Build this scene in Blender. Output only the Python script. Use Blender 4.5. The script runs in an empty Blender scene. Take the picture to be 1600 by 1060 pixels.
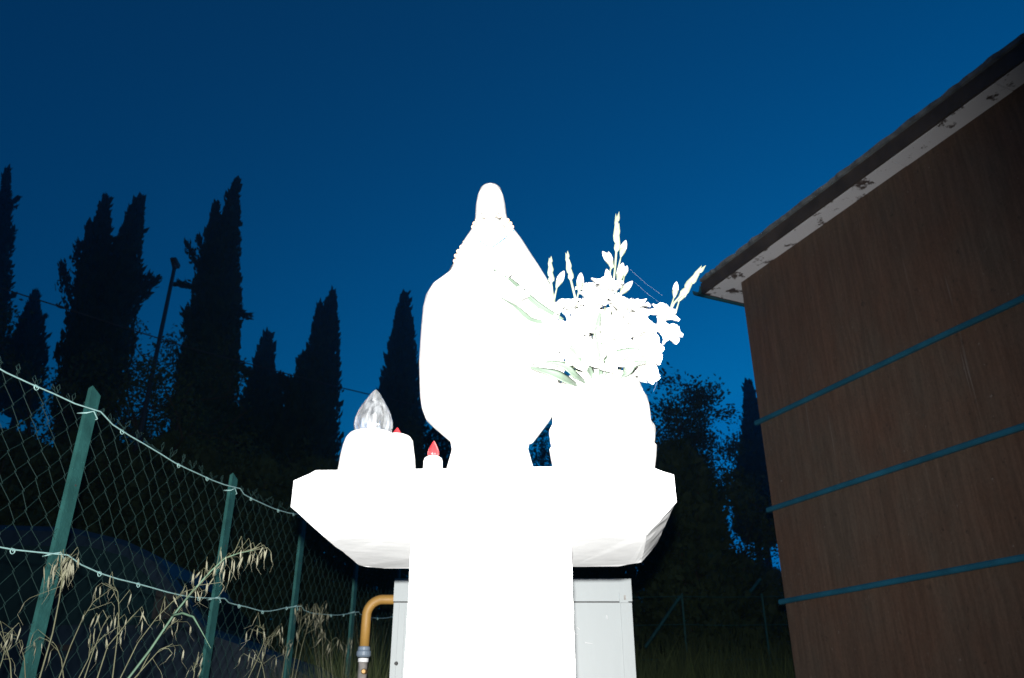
import bpy, bmesh, math, random
from mathutils import Vector, Matrix, noise
R = math.radians
PI = math.pi
random.seed(7)
sc = bpy.context.scene

# ------------------------------------------------------------------ camera, sky, flash, exposure
F, PITCH, EYE = 1269.0, R(25.38), 1.05
SP, CP = math.sin(PITCH), math.cos(PITCH)
cam_d = bpy.data.cameras.new('camera')
cam = bpy.data.objects.new('camera', cam_d)
sc.collection.objects.link(cam)
cam.location = (0, 0, EYE)
cam.rotation_euler = (PI / 2 + PITCH, 0, 0)
cam_d.sensor_width = 36
cam_d.lens = 36 * F / 1600
cam_d.clip_start = 0.02
cam_d.clip_end = 2000
cam_d.dof.use_dof = True
cam_d.dof.focus_distance = 1.75
cam_d.dof.aperture_fstop = 9.0
sc.camera = cam

world = bpy.data.worlds.new('World')
sc.world = world
world.use_nodes = True
wn, wl = world.node_tree.nodes, world.node_tree.links
wn.clear()
w_out = wn.new('ShaderNodeOutputWorld')
w_bg = wn.new('ShaderNodeBackground')
w_sky = wn.new('ShaderNodeTexSky')
w_sky.sky_type = 'NISHITA'
w_sky.sun_disc = False
w_sky.sun_elevation = R(-4.0)
w_sky.sun_rotation = R(37)
w_sky.air_density = 1.0
w_sky.dust_density = 0.3
w_sky.ozone_density = 4.0
w_tint = wn.new('ShaderNodeMix')
w_tint.data_type = 'RGBA'
w_tint.blend_type = 'MULTIPLY'
w_tint.inputs[0].default_value = 1.0
w_tint.inputs[7].default_value = (0.002, 1.03, 0.64, 1)      # the camera's cold dusk white balance
wl.new(w_sky.outputs[0], w_tint.inputs[6])
w_cap = wn.new('ShaderNodeMix')                             # even dusk glow along the horizon
w_cap.data_type = 'RGBA'
w_cap.blend_type = 'DARKEN'
w_cap.inputs[0].default_value = 1.0
w_cap.inputs[7].default_value = (1.0, 0.0175, 0.050, 1)
wl.new(w_tint.outputs[2], w_cap.inputs[6])
wl.new(w_cap.outputs[2], w_bg.inputs[0])
w_bg.inputs[1].default_value = 8.5
wl.new(w_bg.outputs[0], w_out.inputs[0])

# the camera's flash: a small lamp a hand's breadth above the lens
fl_d = bpy.data.lights.new('camera_flash', 'SPOT')
fl = bpy.data.objects.new('camera_flash', fl_d)
sc.collection.objects.link(fl)
fl.location = (-0.004, -0.0227 - 0.01, EYE + 0.064)
fl.rotation_euler = (PI / 2 + R(16), 0, R(3))
fl_d.energy = 820
fl_d.color = (1.0, 0.985, 0.96)
fl_d.spot_size = R(91)
fl_d.spot_blend = 1.0
fl_d.shadow_soft_size = 0.011

vs = sc.view_settings
vs.view_transform = 'Standard'
vs.look = 'None'
vs.exposure = 0
vs.gamma = 1
vs.use_curve_mapping = False
sc.cycles.use_denoising = True
sc.cycles.max_bounces = 8
sc.cycles.sample_clamp_indirect = 4.0

# ------------------------------------------------------------------ helpers
def P(x, y, Y):
    """the point at forward distance Y that lies on the ray through photo position (x, y)"""
    u, v = (x - 800) / F, (530 - y) / F
    fw, up = CP - v * SP, SP + v * CP
    return Vector((u / fw * Y, Y, EYE + up / fw * Y))

def PZ(x, y, z):
    u, v = (x - 800) / F, (530 - y) / F
    fw, up = CP - v * SP, SP + v * CP
    Y = (z - EYE) / (up / fw)
    return Vector((u / fw * Y, Y, z))

def smooth(a, b, t):
    t = max(0.0, min(1.0, (t - a) / (b - a)))
    return t * t * (3 - 2 * t)

def lerp(a, b, t):
    return a + (b - a) * t

def table(t, pts):
    """piecewise linear read-out of [(t, value), ...]"""
    if t <= pts[0][0]:
        return pts[0][1]
    for (a, va), (b, vb) in zip(pts, pts[1:]):
        if t <= b:
            return lerp(va, vb, (t - a) / (b - a))
    return pts[-1][1]

class MB:
    def __init__(self):
        self.v, self.f = [], []
    def add(self, vs_, fs_):
        o = len(self.v)
        self.v += [tuple(p) for p in vs_]
        self.f += [tuple(i + o for i in q) for q in fs_]
    def box(self, lo, hi, mat=None):
        x0, y0, z0 = lo; x1, y1, z1 = hi
        vs_ = [Vector(p) for p in ((x0,y0,z0),(x1,y0,z0),(x1,y1,z0),(x0,y1,z0),(x0,y0,z1),(x1,y0,z1),(x1,y1,z1),(x0,y1,z1))]
        if mat: vs_ = [mat @ p for p in vs_]
        self.add(vs_, [(0,3,2,1),(4,5,6,7),(0,1,5,4),(1,2,6,5),(2,3,7,6),(3,0,4,7)])
    def prism(self, lower, upper):
        n = len(lower)
        self.add(list(lower) + list(upper),
                 [tuple(range(n - 1, -1, -1)), tuple(range(n, 2 * n))] + [(i, (i+1) % n, n + (i+1) % n, n + i) for i in range(n)])
    def tube(self, pts, rad, n=6, caps=True):
        pts = [Vector(p) for p in pts]
        if not hasattr(rad, '__len__'): rad = [rad] * len(pts)
        o = len(self.v)
        ref = None
        for i, p in enumerate(pts):
            a, b = pts[max(0, i - 1)], pts[min(len(pts) - 1, i + 1)]
            d = (b - a)
            if d.length < 1e-9: d = Vector((0, 0, 1))
            d.normalize()
            if ref is None:
                ref = Vector((1, 0, 0)) if abs(d.x) < 0.8 else Vector((0, 1, 0))
            e1 = (ref - d * ref.dot(d)).normalized()
            ref = e1
            e2 = d.cross(e1)
            for k in range(n):
                t = 2 * PI * k / n
                self.v.append(tuple(p + (e1 * math.cos(t) + e2 * math.sin(t)) * rad[i]))
        for i in range(len(pts) - 1):
            for k in range(n):
                a = o + i * n + k; b = o + i * n + (k + 1) % n
                self.f.append((a, b, b + n, a + n))
        if caps:
            self.f.append(tuple(o + k for k in range(n - 1, -1, -1)))
            e = o + (len(pts) - 1) * n
            self.f.append(tuple(e + k for k in range(n)))
    def loft(self, rings, cap=True):
        n = len(rings[0]); o = len(self.v)
        for r in rings: self.v += [tuple(p) for p in r]
        for i in range(len(rings) - 1):
            for k in range(n):
                a = o + i * n + k; b = o + i * n + (k + 1) % n
                self.f.append((a, b, b + n, a + n))
        if cap:
            self.f.append(tuple(o + k for k in range(n - 1, -1, -1)))
            e = o + (len(rings) - 1) * n
            self.f.append(tuple(e + k for k in range(n)))
    def lathe(self, prof, c=(0, 0, 0), n=32, mod=None):
        rings = []
        for j, (r, z) in enumerate(prof):
            rings.append([(c[0] + math.cos(2*PI*k/n) * (r + (mod(2*PI*k/n, z, r) if mod else 0)),
                           c[1] + math.sin(2*PI*k/n) * (r + (mod(2*PI*k/n, z, r) if mod else 0)), c[2] + z) for k in range(n)])
        self.loft(rings)
    def mesh(self, name, mat, shade=False):
        me = bpy.data.meshes.new(name)
        me.from_pydata(self.v, [], self.f)
        me.materials.append(mat)
        if shade:
            me.polygons.foreach_set('use_smooth', [True] * len(me.polygons))
        me.update()
        return me
    def build(self, name, mat, parent=None, shade=False, fix=False):
        me = self.mesh(name, mat, shade)
        if fix:
            bm = bmesh.new(); bm.from_mesh(me)
            bmesh.ops.recalc_face_normals(bm, faces=bm.faces)
            bm.to_mesh(me); bm.free()
        o = bpy.data.objects.new(name, me)
        sc.collection.objects.link(o)
        if parent: o.parent = parent; o.matrix_parent_inverse = Matrix.Translation(-parent.location) if parent.type == 'EMPTY' and parent.parent is None else Matrix()
        return o

def tag(o, label=None, cat=None, group=None, kind=None):
    if label: o['label'] = label
    if cat: o['category'] = cat
    if group: o['group'] = group
    if kind: o['kind'] = kind
    return o

def thing(name, loc, label, cat, group=None):
    o = bpy.data.objects.new(name, None)
    o.empty_display_size = 0.1
    sc.collection.objects.link(o)
    o.location = loc
    return tag(o, label, cat, group)

def link_mesh(name, me, parent, mw):
    o = bpy.data.objects.new(name, me)
    sc.collection.objects.link(o)
    if parent:
        o.parent = parent
        o.matrix_parent_inverse = Matrix.Translation(-parent.location)
    o.matrix_basis = mw
    return o

def mat(name, col, rough=0.7, var=0.25, scale=8.0, stretch=(1, 1, 1), bump=0.0, bscale=None, metal=0.0, col2=None, spec=0.5, detail=4.0):
    m = bpy.data.materials.new(name)
    m.use_nodes = True
    nt = m.node_tree; n, l = nt.nodes, nt.links
    b = n['Principled BSDF']
    b.inputs['Roughness'].default_value = rough
    b.inputs['Metallic'].default_value = metal
    b.inputs['Specular IOR Level'].default_value = spec
    tc = n.new('ShaderNodeTexCoord')
    mp = n.new('ShaderNodeMapping')
    mp.inputs['Scale'].default_value = stretch
    l.new(tc.outputs['Object'], mp.inputs[0])
    nz = n.new('ShaderNodeTexNoise')
    nz.inputs['Scale'].default_value = scale
    nz.inputs['Detail'].default_value = detail
    l.new(mp.outputs[0], nz.inputs['Vector'])
    cr = n.new('ShaderNodeValToRGB')
    c2 = col2 or tuple(c * (1 - var) for c in col)
    cr.color_ramp.elements[0].position = 0.32
    cr.color_ramp.elements[1].position = 0.68
    cr.color_ramp.elements[0].color = (*c2, 1)
    cr.color_ramp.elements[1].color = (*col, 1)
    l.new(nz.outputs[0], cr.inputs[0])
    l.new(cr.outputs[0], b.inputs['Base Color'])
    if bump:
        nb = n.new('ShaderNodeTexNoise')
        nb.inputs['Scale'].default_value = bscale or scale * 4
        nb.inputs['Detail'].default_value = 6
        l.new(mp.outputs[0], nb.inputs['Vector'])
        bp = n.new('ShaderNodeBump')
        bp.inputs['Strength'].default_value = bump
        bp.inputs['Distance'].default_value = 0.01
        l.new(nb.outputs[0], bp.inputs['Height'])
        l.new(bp.outputs[0], b.inputs['Normal'])
    return m

M = {}
M['stucco'] = mat('painted_stucco', (0.80, 0.80, 0.78), 0.85, 0.10, 9, bump=0.8, bscale=60)
M['slab'] = mat('painted_concrete', (0.88, 0.89, 0.89), 0.85, 0.11, 9, bump=0.12, bscale=16, spec=0.2)
M['statue'] = mat('white_painted_plaster', (0.82, 0.82, 0.80), 0.55, 0.06, 12, bump=0.15, bscale=80)
M['pot'] = mat('white_glazed_clay', (0.82, 0.82, 0.80), 0.35, 0.05, 10)
M['bead'] = mat('pearl_bead', (0.80, 0.55, 0.36), 0.3, 0.1, 30)
M['cord'] = mat('pale_blue_cord', (0.10, 0.30, 0.48), 0.6, 0.1, 30)
M['petal'] = mat('white_silk_petal', (0.84, 0.84, 0.80), 0.8, 0.06, 30)
M['leaf'] = mat('artificial_green_leaf', (0.150, 0.205, 0.155), 0.7, 0.25, 26, stretch=(1, 1, 0.3))
M['budg'] = mat('pale_green_bud', (0.30, 0.35, 0.24), 0.7, 0.35, 40)
M['candle'] = mat('white_lamp_plastic', (0.82, 0.81, 0.78), 0.4, 0.04, 10)
M['cabinet'] = mat('pale_grey_enamel', (0.35, 0.385, 0.39), 0.5, 0.07, 3, stretch=(1, 1, 0.35), bump=0.05, bscale=40)
M['seam'] = mat('dark_seam', (0.06, 0.06, 0.06), 0.8, 0.1, 10)
M['post'] = mat('green_painted_steel', (0.034, 0.138, 0.127), 0.6, 0.35, 14, bump=0.25, bscale=90, spec=0.2)
M['wire'] = mat('green_coated_wire', (0.019, 0.050, 0.046), 0.6, 0.3, 40, spec=0.2)
M['twire'] = mat('pale_green_tension_wire', (0.50, 0.82, 0.78), 0.45, 0.2, 40)
M['rust'] = mat('rusty_tie', (0.30, 0.18, 0.12), 0.8, 0.3, 60)
M['gas'] = mat('ochre_painted_pipe', (0.37, 0.205, 0.045), 0.55, 0.18, 14, bump=0.1)
M['collar'] = mat('grey_blue_fitting', (0.17, 0.22, 0.28), 0.5, 0.2, 20)
M['steel'] = mat('galvanised_pipe', (0.36, 0.34, 0.315), 0.6, 0.5, 40)
M['brass'] = mat('brass_tap', (0.42, 0.26, 0.10), 0.4, 0.2, 20, metal=0.6)
M['ring'] = mat('white_ptfe_ring', (0.75, 0.76, 0.76), 0.6, 0.05, 20)
M['cypress'] = mat('cypress_foliage', (0.040, 0.060, 0.030), 0.9, 0.5, 3, spec=0.1)
M['bark'] = mat('dark_bark', (0.07, 0.055, 0.04), 0.95, 0.4, 10, stretch=(1, 1, 0.2), spec=0.1)
M['bush'] = mat('broad_leaf_foliage', (0.055, 0.085, 0.035), 0.8, 0.5, 3, spec=0.2)
M['grass'] = mat('meadow_grass', (0.085, 0.115, 0.040), 0.8, 0.5, 2, spec=0.2)
M['straw'] = mat('dry_oat_straw', (0.165, 0.17, 0.095), 0.7, 0.35, 30)
M['oatleaf'] = mat('green_oat_leaf', (0.12, 0.215, 0.14), 0.6, 0.3, 25)
M['husk'] = mat('pale_oat_husk', (0.30, 0.295, 0.20), 0.6, 0.45, 120)
M['soil'] = mat('grassy_soil', (0.060, 0.065, 0.030), 0.95, 0.5, 1.5, bump=0.5)
M['lamp_metal'] = mat('dark_lamp_post', (0.04, 0.04, 0.045), 0.6, 0.2, 5)
M['cable'] = mat('black_cable', (0.03, 0.03, 0.03), 0.7, 0.1, 5)
M['paint_blue'] = mat('dark_blue_car_paint', (0.008, 0.022, 0.04), 0.45, 0.1, 3)
M['tyre'] = mat('tyre_rubber', (0.02, 0.02, 0.02), 0.85, 0.1, 10)
M['rim'] = mat('grey_wheel_rim', (0.25, 0.25, 0.26), 0.4, 0.1, 10, metal=0.7)
M['carglass'] = mat('dark_car_glass', (0.012, 0.03, 0.035), 0.06, 0.05, 3, spec=0.9)
M['band'] = mat('blue_painted_bar', (0.018, 0.130, 0.205), 0.45, 0.4, 5, stretch=(1, 1, 1), bump=0.2, bscale=60)
M['fascia'] = mat('dark_weathered_fascia', (0.075, 0.056, 0.044), 0.9, 0.5, 6, bump=0.4)
M['flash'] = mat('mossy_roof_edging', (0.22, 0.24, 0.24), 0.9, 0.6, 14, bump=0.8)
M['gutter'] = mat('teal_green_gutter', (0.03, 0.12, 0.14), 0.5, 0.3, 10)
M['tile'] = mat('brown_roof_tile', (0.10, 0.06, 0.045), 0.9, 0.4, 6)

def wall_material():
    m = bpy.data.materials.new('brown_streaked_wall')
    m.use_nodes = True
    nt = m.node_tree; n, l = nt.nodes, nt.links
    b = n['Principled BSDF']; b.inputs['Roughness'].default_value = 0.85
    b.inputs['Specular IOR Level'].default_value = 0.2
    tc = n.new('ShaderNodeTexCoord')
    def noisy(scale, stretch, detail=6, rough=0.6):
        mp = n.new('ShaderNodeMapping'); mp.inputs['Scale'].default_value = stretch
        l.new(tc.outputs['Object'], mp.inputs[0])
        z = n.new('ShaderNodeTexNoise'); z.inputs['Scale'].default_value = scale
        z.inputs['Detail'].default_value = detail; z.inputs['Roughness'].default_value = rough
        l.new(mp.outputs[0], z.inputs['Vector'])
        return z.outputs[0]
    def ramp(src, p0, p1, c0, c1):
        r = n.new('ShaderNodeValToRGB')
        r.color_ramp.elements[0].position = p0; r.color_ramp.elements[1].position = p1
        r.color_ramp.elements[0].color = (*c0, 1); r.color_ramp.elements[1].color = (*c1, 1)
        l.new(src, r.inputs[0]); return r.outputs[0]
    def mix(f, a, c, mode='MIX'):
        x = n.new('ShaderNodeMix'); x.data_type = 'RGBA'; x.blend_type = mode
        if isinstance(f, float): x.inputs[0].default_value = f
        else: l.new(f, x.inputs[0])
        for s, i in ((a, 6), (c, 7)):
            if isinstance(s, tuple): x.inputs[i].default_value = (*s, 1)
            else: l.new(s, x.inputs[i])
        return x.outputs[2]
    base = ramp(noisy(2.2, (1, 1, 0.55), 5, 0.65), 0.35, 0.65, (0.120, 0.071, 0.049), (0.108, 0.081, 0.061))
    streak = ramp(noisy(9, (1, 1, 0.06), 6, 0.75), 0.3, 0.75, (0.86, 0.85, 0.84), (1.08, 1.07, 1.06))
    c = mix(1.0, base, streak, 'MULTIPLY')
    fine = ramp(noisy(40, (1, 1, 0.08), 3), 0.35, 0.7, (0.8, 0.8, 0.8), (1.1, 1.1, 1.1))
    c = mix(1.0, c, fine, 'MULTIPLY')
    speck = ramp(noisy(70, (1, 1, 0.8), 6, 0.8), 0.3, 0.7, (0.78, 0.78, 0.78), (1.16, 1.15, 1.14))
    c = mix(1.0, c, speck, 'MULTIPLY')
    scratch = ramp(noisy(26, (1, 1, 0.022), 3, 0.6), 0.67, 0.73, (0, 0, 0), (1, 1, 1))
    gate = ramp(noisy(1.6, (1, 1, 0.7), 3), 0.45, 0.60, (0, 0, 0), (1, 1, 1))
    c = mix(mix(1.0, scratch, gate, 'MULTIPLY'), c, (0.17, 0.14, 0.12))
    dark = ramp(noisy(22, (1, 1, 0.7), 4, 0.7), 0.63, 0.70, (0, 0, 0), (0.8, 0.8, 0.8))
    c = mix(dark, c, (0.05, 0.036, 0.028))
    flake = ramp(noisy(30, (1, 1, 0.8), 5, 0.75), 0.66, 0.70, (0, 0, 0), (0.8, 0.8, 0.8))
    c = mix(flake, c, (0.20, 0.17, 0.15))
    l.new(c, b.inputs['Base Color'])
    bp = n.new('ShaderNodeBump'); bp.inputs['Strength'].default_value = 0.35; bp.inputs['Distance'].default_value = 0.01
    l.new(noisy(14, (1, 1, 0.06), 6, 0.7), bp.inputs['Height'])
    l.new(bp.outputs[0], b.inputs['Normal'])
    return m
M['wall'] = wall_material()

def peel_material():
    m = bpy.data.materials.new('peeling_white_soffit')
    m.use_nodes = True
    nt = m.node_tree; n, l = nt.nodes, nt.links
    b = n['Principled BSDF']; b.inputs['Roughness'].default_value = 0.85
    tc = n.new('ShaderNodeTexCoord')
    z = n.new('ShaderNodeTexNoise'); z.inputs['Scale'].default_value = 5.5; z.inputs['Detail'].default_value = 9; z.inputs['Roughness'].default_value = 0.68
    l.new(tc.outputs['Object'], z.inputs['Vector'])
    r = n.new('ShaderNodeValToRGB')
    r.color_ramp.elements[0].position = 0.56; r.color_ramp.elements[1].position = 0.59
    r.color_ramp.elements[0].color = (0.86, 0.86, 0.90, 1); r.color_ramp.elements[1].color = (0.10, 0.07, 0.055, 1)
    l.new(z.outputs[0], r.inputs[0])
    l.new(r.outputs[0], b.inputs['Base Color'])
    bp = n.new('ShaderNodeBump'); bp.inputs['Strength'].default_value = 0.4; bp.inputs['Distance'].default_value = 0.01
    l.new(z.outputs[0], bp.inputs['Height']); l.new(bp.outputs[0], b.inputs['Normal'])
    return m
M['soffit'] = peel_material()

def clear_material(name, col, ior=1.35, rough=0.04):
    m = bpy.data.materials.new(name)
    m.use_nodes = True
    b = m.node_tree.nodes['Principled BSDF']
    b.inputs['Base Color'].default_value = (*col, 1)
    b.inputs['Roughness'].default_value = rough
    b.inputs['IOR'].default_value = ior
    b.inputs['Transmission Weight'].default_value = 1.0
    return m
M['clear'] = clear_material('clear_ribbed_plastic', (0.97, 0.98, 1.0), 1.3, 0.10)
def cloud(m, amount):
    n, l = m.node_tree.nodes, m.node_tree.links
    tc = n.new('ShaderNodeTexCoord'); mp = n.new('ShaderNodeMapping'); mp.inputs['Scale'].default_value = (1, 1, .22)
    z = n.new('ShaderNodeTexNoise'); z.inputs['Scale'].default_value = 130; z.inputs['Detail'].default_value = 3
    r = n.new('ShaderNodeMapRange'); r.inputs[1].default_value = .38; r.inputs[2].default_value = .66; r.inputs[3].default_value = amount * .25; r.inputs[4].default_value = amount
    l.new(tc.outputs['Object'], mp.inputs[0]); l.new(mp.outputs[0], z.inputs['Vector']); l.new(z.outputs[0], r.inputs[0])
    d = n.new('ShaderNodeBsdfDiffuse'); d.inputs[0].default_value = (.8, .84, .88, 1)
    x = n.new('ShaderNodeMixShader'); l.new(r.outputs[0], x.inputs[0])
    l.new(n['Principled BSDF'].outputs[0], x.inputs[1]); l.new(d.outputs[0], x.inputs[2])
    l.new(x.outputs[0], n['Material Output'].inputs[0])
cloud(M['clear'], .19)
M['red'] = mat('translucent_red_plastic', (0.42, 0.030, 0.035), 0.25, 0.2, 60)

# ------------------------------------------------------------------ ground
def g(x, y):
    h = 0.0
    if y > 3:
        h = 0.08 * (y - 3)
    if y > 6:
        h += 0.07 * (y - 6) * smooth(6, 9, y)
    if y > 26:
        h -= 0.13 * (y - 26) * smooth(26, 40, y)
    return h

gx = [-150, -80, -50] + [-35 + 1.4 * i for i in range(51)] + [50, 80, 150]
gy = [-40, -15, -6, -2, 0, 1.5] + [3 + 0.9 * i for i in range(52)] + [60, 75, 100, 150]
mb = MB()
for y in gy:
    for x in gx:
        zz = g(x, y) + (0.10 * noise.noise((x * 0.35, y * 0.35, 0)) * smooth(3.5, 8, y))
        mb.v.append((x, y, zz))
nx = len(gx)
for j in range(len(gy) - 1):
    for i in range(nx - 1):
        a = j * nx + i
        mb.f.append((a, a + 1, a + 1 + nx, a + nx))
tag(mb.build('ground', M['soil'], shade=True), kind='structure')

# ------------------------------------------------------------------ brown building on the right
CN = Vector((1.808, 5.6, 0))
FAR, NEAR, DEEP = Vector((-0.405, 0.914, 0)), Vector((0.405, -0.914, 0)), Vector((0.914, 0.405, 0))
def bpt(s, w, z):
    """s metres from the far corner towards the camera along the wall, w metres into the building, height z"""
    return CN + NEAR * s + DEEP * w + Vector((0, 0, z))
def bbox(mb_, s0, s1, w0, w1, z0, z1):
    mb_.prism([bpt(s0, w0, z0), bpt(s1, w0, z0), bpt(s1, w1, z0), bpt(s0, w1, z0)], [bpt(s0, w0, z1), bpt(s1, w0, z1), bpt(s1, w1, z1), bpt(s0, w1, z1)])
bld = thing('building', bpt(0, 0, 0), 'dark brown streaked building with overhanging eaves and blue horizontal bars', 'building')
WL, WD, WT = 8.0, 5.4, 4.21
m_ = MB(); bbox(m_, 0, WL, 0, WD, -0.2, WT)
m_.build('wall', M['wall'], bld, fix=True)
for z in (3.038, 2.398, 1.782, 1.16, 0.54):
    m_ = MB()
    prof = [(-0.002, -0.016), (-0.021, -0.016), (-0.027, -0.010), (-0.027, 0.008), (-0.021, 0.016), (-0.002, 0.019)]
    a = [bpt(-0.035, w, z + h) for w, h in prof]; rings = []
    nseg = 24
    for i in range(nseg + 1):
        s = lerp(-0.035, WL, i / nseg)
        dz = 0.004 * noise.noise((s * 1.7, z * 3, 0))
        rings.append([bpt(s, w, z + h + dz) for w, h in prof])
    m_.loft(rings)
    m_.build('bar', M['band'], bld, fix=True)
OV, OE = 0.146, 0.27
# soffit boards, laid end to end under the overhang
cuts = [-OE, 1.62, 2.35, 3.7, 5.2, WL]
for i, (s0, s1) in enumerate(zip(cuts, cuts[1:])):
    m_ = MB(); bbox(m_, s0 + 0.003, s1 - 0.003, -OV, -0.003 if s1 > 0 else 0.0, WT - 0.012 - 0.003 * (i % 2), WT - 0.001)
    m_.build('soffit_board', M['soffit'], bld, fix=True)
m_ = MB(); bbox(m_, -OE, -0.004, 0.0, WD + OV, WT - 0.012, WT - 0.001)
m_.build('soffit_board', M['soffit'], bld, fix=True)
m_ = MB(); bbox(m_, -OE, WL, -OV - 0.02, -OV, WT - 0.008, WT + 0.098)
fas = m_.build('fascia', M['fascia'], bld, fix=True)
m_ = MB(); bbox(m_, -OE - 0.02, -OE - 0.001, -OV - 0.02, WD + OV, WT - 0.008, WT + 0.09)
m_.build('fascia', M['fascia'], bld, fix=True)
# crumbly edging of the roof sheet along the top of the fascia
m_ = MB(); rings = []
for i in range(260):
    s = lerp(-OE, WL, i / 259)
    e = 0.010 * noise.noise((s * 9, 0, 0)) + 0.008 * noise.noise((s * 31, 3, 0))
    rings.append([bpt(s, -OV - 0.040 - e, WT + 0.092), bpt(s, -OV - 0.045 - e, WT + 0.118 + 0.5 * e), bpt(s, -OV - 0.015, WT + 0.132 + e), bpt(s, 0.3, WT + 0.137), bpt(s, 0.3, WT + 0.092)])
m_.loft(rings); m_.build('roof_edging', M['flash'], bld, fix=True)
m_ = MB()
eav = WT + 0.100
m_.prism([bpt(-OE, -OV, eav), bpt(WL, -OV, eav), bpt(WL, WD + OV, eav), bpt(-OE, WD + OV, eav)],
         [bpt(1.6, 2.4, eav + 0.75), bpt(WL - 1.6, 2.4, eav + 0.75), bpt(WL - 1.6, 3.6, eav + 0.75), bpt(1.6, 3.6, eav + 0.75)])
m_.build('roof', M['tile'], bld, fix=True)
m_ = MB(); rings = []
for w in (-OV - 0.03, WD + OV):
    rr = []
    for k in range(13):
        t = PI * k / 12
        rr.append(bpt(-OE - 0.072 - 0.050 * math.cos(t), w, WT + 0.068 - 0.060 * math.sin(t)))
    for k in range(12, -1, -1):
        t = PI * k / 12
        rr.append(bpt(-OE - 0.072 - 0.045 * math.cos(t), w, WT + 0.070 - 0.054 * math.sin(t)))
    rings.append(rr)
m_.loft(rings); m_.build('gutter', M['gutter'], bld, fix=True)

# ------------------------------------------------------------------ trees
def leaf_quad(mb_, p, d, side, ln, wd):
    a = p; b = p + d * ln * 0.45 + side * wd; c = p + d * ln; e = p + d * ln * 0.45 - side * wd
    o = len(mb_.v)
    mb_.v += [tuple(a), tuple(b), tuple(c), tuple(e)]
    mb_.f += [(o, o + 1, o + 2), (o, o + 2, o + 3)]

def cypress(label, Y, spires, base_drop=0.0, sprays=3400, trunk=None, tufts=(), seed=1):
    """spires: [(tip px x, tip px y, radius m, foot px y, lean px)], all at forward distance Y"""
    rnd = random.Random(seed)
    tip0 = P(spires[0][0], spires[0][1], Y)
    gz = g(tip0.x, Y)
    t = thing('cypress_tree', (tip0.x, Y, gz), label, 'tree', 'cypress trees behind the fence')
    mb_ = MB()
    for si, (tx, ty, rad, fy, lean) in enumerate(spires):
        tip = P(tx, ty, Y + 0.15 * si)
        vx = tx + (tx - 817) / (ty + 2145) * (fy - ty) + lean
        foot = P(vx, fy, Y + 0.15 * si)
        H = tip.z - foot.z
        ax = tip - foot
        def prof(q):
            return rad * (smooth(-0.18, 0.16, q) ** 0.7) * (max(0.0, 1 - q ** 1.7) ** 0.85) * (1 + 0.16 * noise.noise((q * 5.5, seed * 3.1 + si, 0)) + 0.10 * noise.noise((q * 15, seed * 1.7 + si, 4)))
        rings = []
        for i in range(17):
            q = i / 16 * 0.97
            c = foot + ax * q
            rings.append([c + Vector((math.cos(2*PI*k/9), math.sin(2*PI*k/9), 0)) * prof(q) * (0.78 + 0.25 * noise.noise((q * 14, k * 1.3, seed + si))) for k in range(9)])
        mb_.loft(rings)
        n = int(sprays * (0.45 + H * rad / 9.0))
        for _ in range(n):
            q = rnd.random() ** 0.9
            th = rnd.random() * 2 * PI
            lump = 1 + 0.22 * noise.noise((math.cos(th) * 2.2, math.sin(th) * 2.2 + seed, q * H * 1.1))
            rr = prof(q) * (0.70 + 0.33 * rnd.random()) * lump
            o = Vector((math.cos(th), math.sin(th), 0))
            p = foot + ax * q + o * rr
            d = (Vector((0, 0, 1)) + o * rnd.uniform(0.05, 0.5) + Vector((rnd.gauss(0, .13), rnd.gauss(0, .13), 0))).normalized()
            sd = d.cross(Vector((rnd.gauss(0, 1), rnd.gauss(0, 1), 0.2))).normalized()
            big = rnd.random() < 0.06
            ln = rnd.uniform(0.12, 0.30) * (1.7 if big else 1) * (0.55 + 0.45 * min(1, rad))
            leaf_quad(mb_, p, d, sd, ln, ln * rnd.uniform(0.16, 0.28))
        for _ in range(14):
            d = Vector((rnd.gauss(0, .12), rnd.gauss(0, .12), 1)).normalized()
            leaf_quad(mb_, tip - Vector((0, 0, rnd.uniform(0.1, 0.5))) + Vector((rnd.gauss(0, .04), rnd.gauss(0, .04), 0)), d, d.cross(Vector((rnd.random() - .5, 1, 0))).normalized(), rnd.uniform(.2, .45), 0.035)
    for (ax_, ay_, bx_, by_, w) in tufts:     # side branches that break the outline
        a, b = P(ax_, ay_, Y - 0.1), P(bx_, by_, Y - 0.1)
        ln = (b - a).length
        mb_.tube([a, (a + b) / 2 + Vector((0, 0, -0.05 * ln)), b], [0.05, 0.035, 0.012], 4)
        for _ in range(int(160 * max(0.6, ln) * (w / 0.25))):
            q = rnd.random() ** 0.8
            p = a.lerp(b, q) + Vector((rnd.gauss(0, w * 0.45), rnd.gauss(0, w * 0.45), rnd.gauss(0, w * 0.45))) * (1.05 - 0.85 * q)
            d = ((b - a).normalized() + Vector((rnd.gauss(0, .35), rnd.gauss(0, .35), rnd.gauss(0.35, .3)))).normalized()
            leaf_quad(mb_, p, d, d.cross(Vector((rnd.gauss(0, 1), rnd.gauss(0, 1), .2))).normalized(), rnd.uniform(.12, .26), rnd.uniform(.02, .05))
    mb_.build('crown', M['cypress'], t)
    m2 = MB()
    for si, (tx, ty, rad, fy, lean) in enumerate(trunk or spires):
        vx = tx + (tx - 817) / (ty + 2145) * (fy - ty) + lean
        foot = P(vx, fy, Y + 0.15 * si)
        top = foot + Vector((0, 0, 1.2))
        gr = Vector((foot.x, foot.y, g(foot.x, foot.y) - 0.1))
        r0 = 0.10 + 0.05 * rad
        m2.tube([gr, gr.lerp(foot, 0.4) + Vector((0.03, 0, 0)), foot, top], [r0 * 1.25, r0, r0 * 0.9, r0 * 0.6], 8)
    m2.build('trunk', M['bark'], t, shade=True)
    return t

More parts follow.
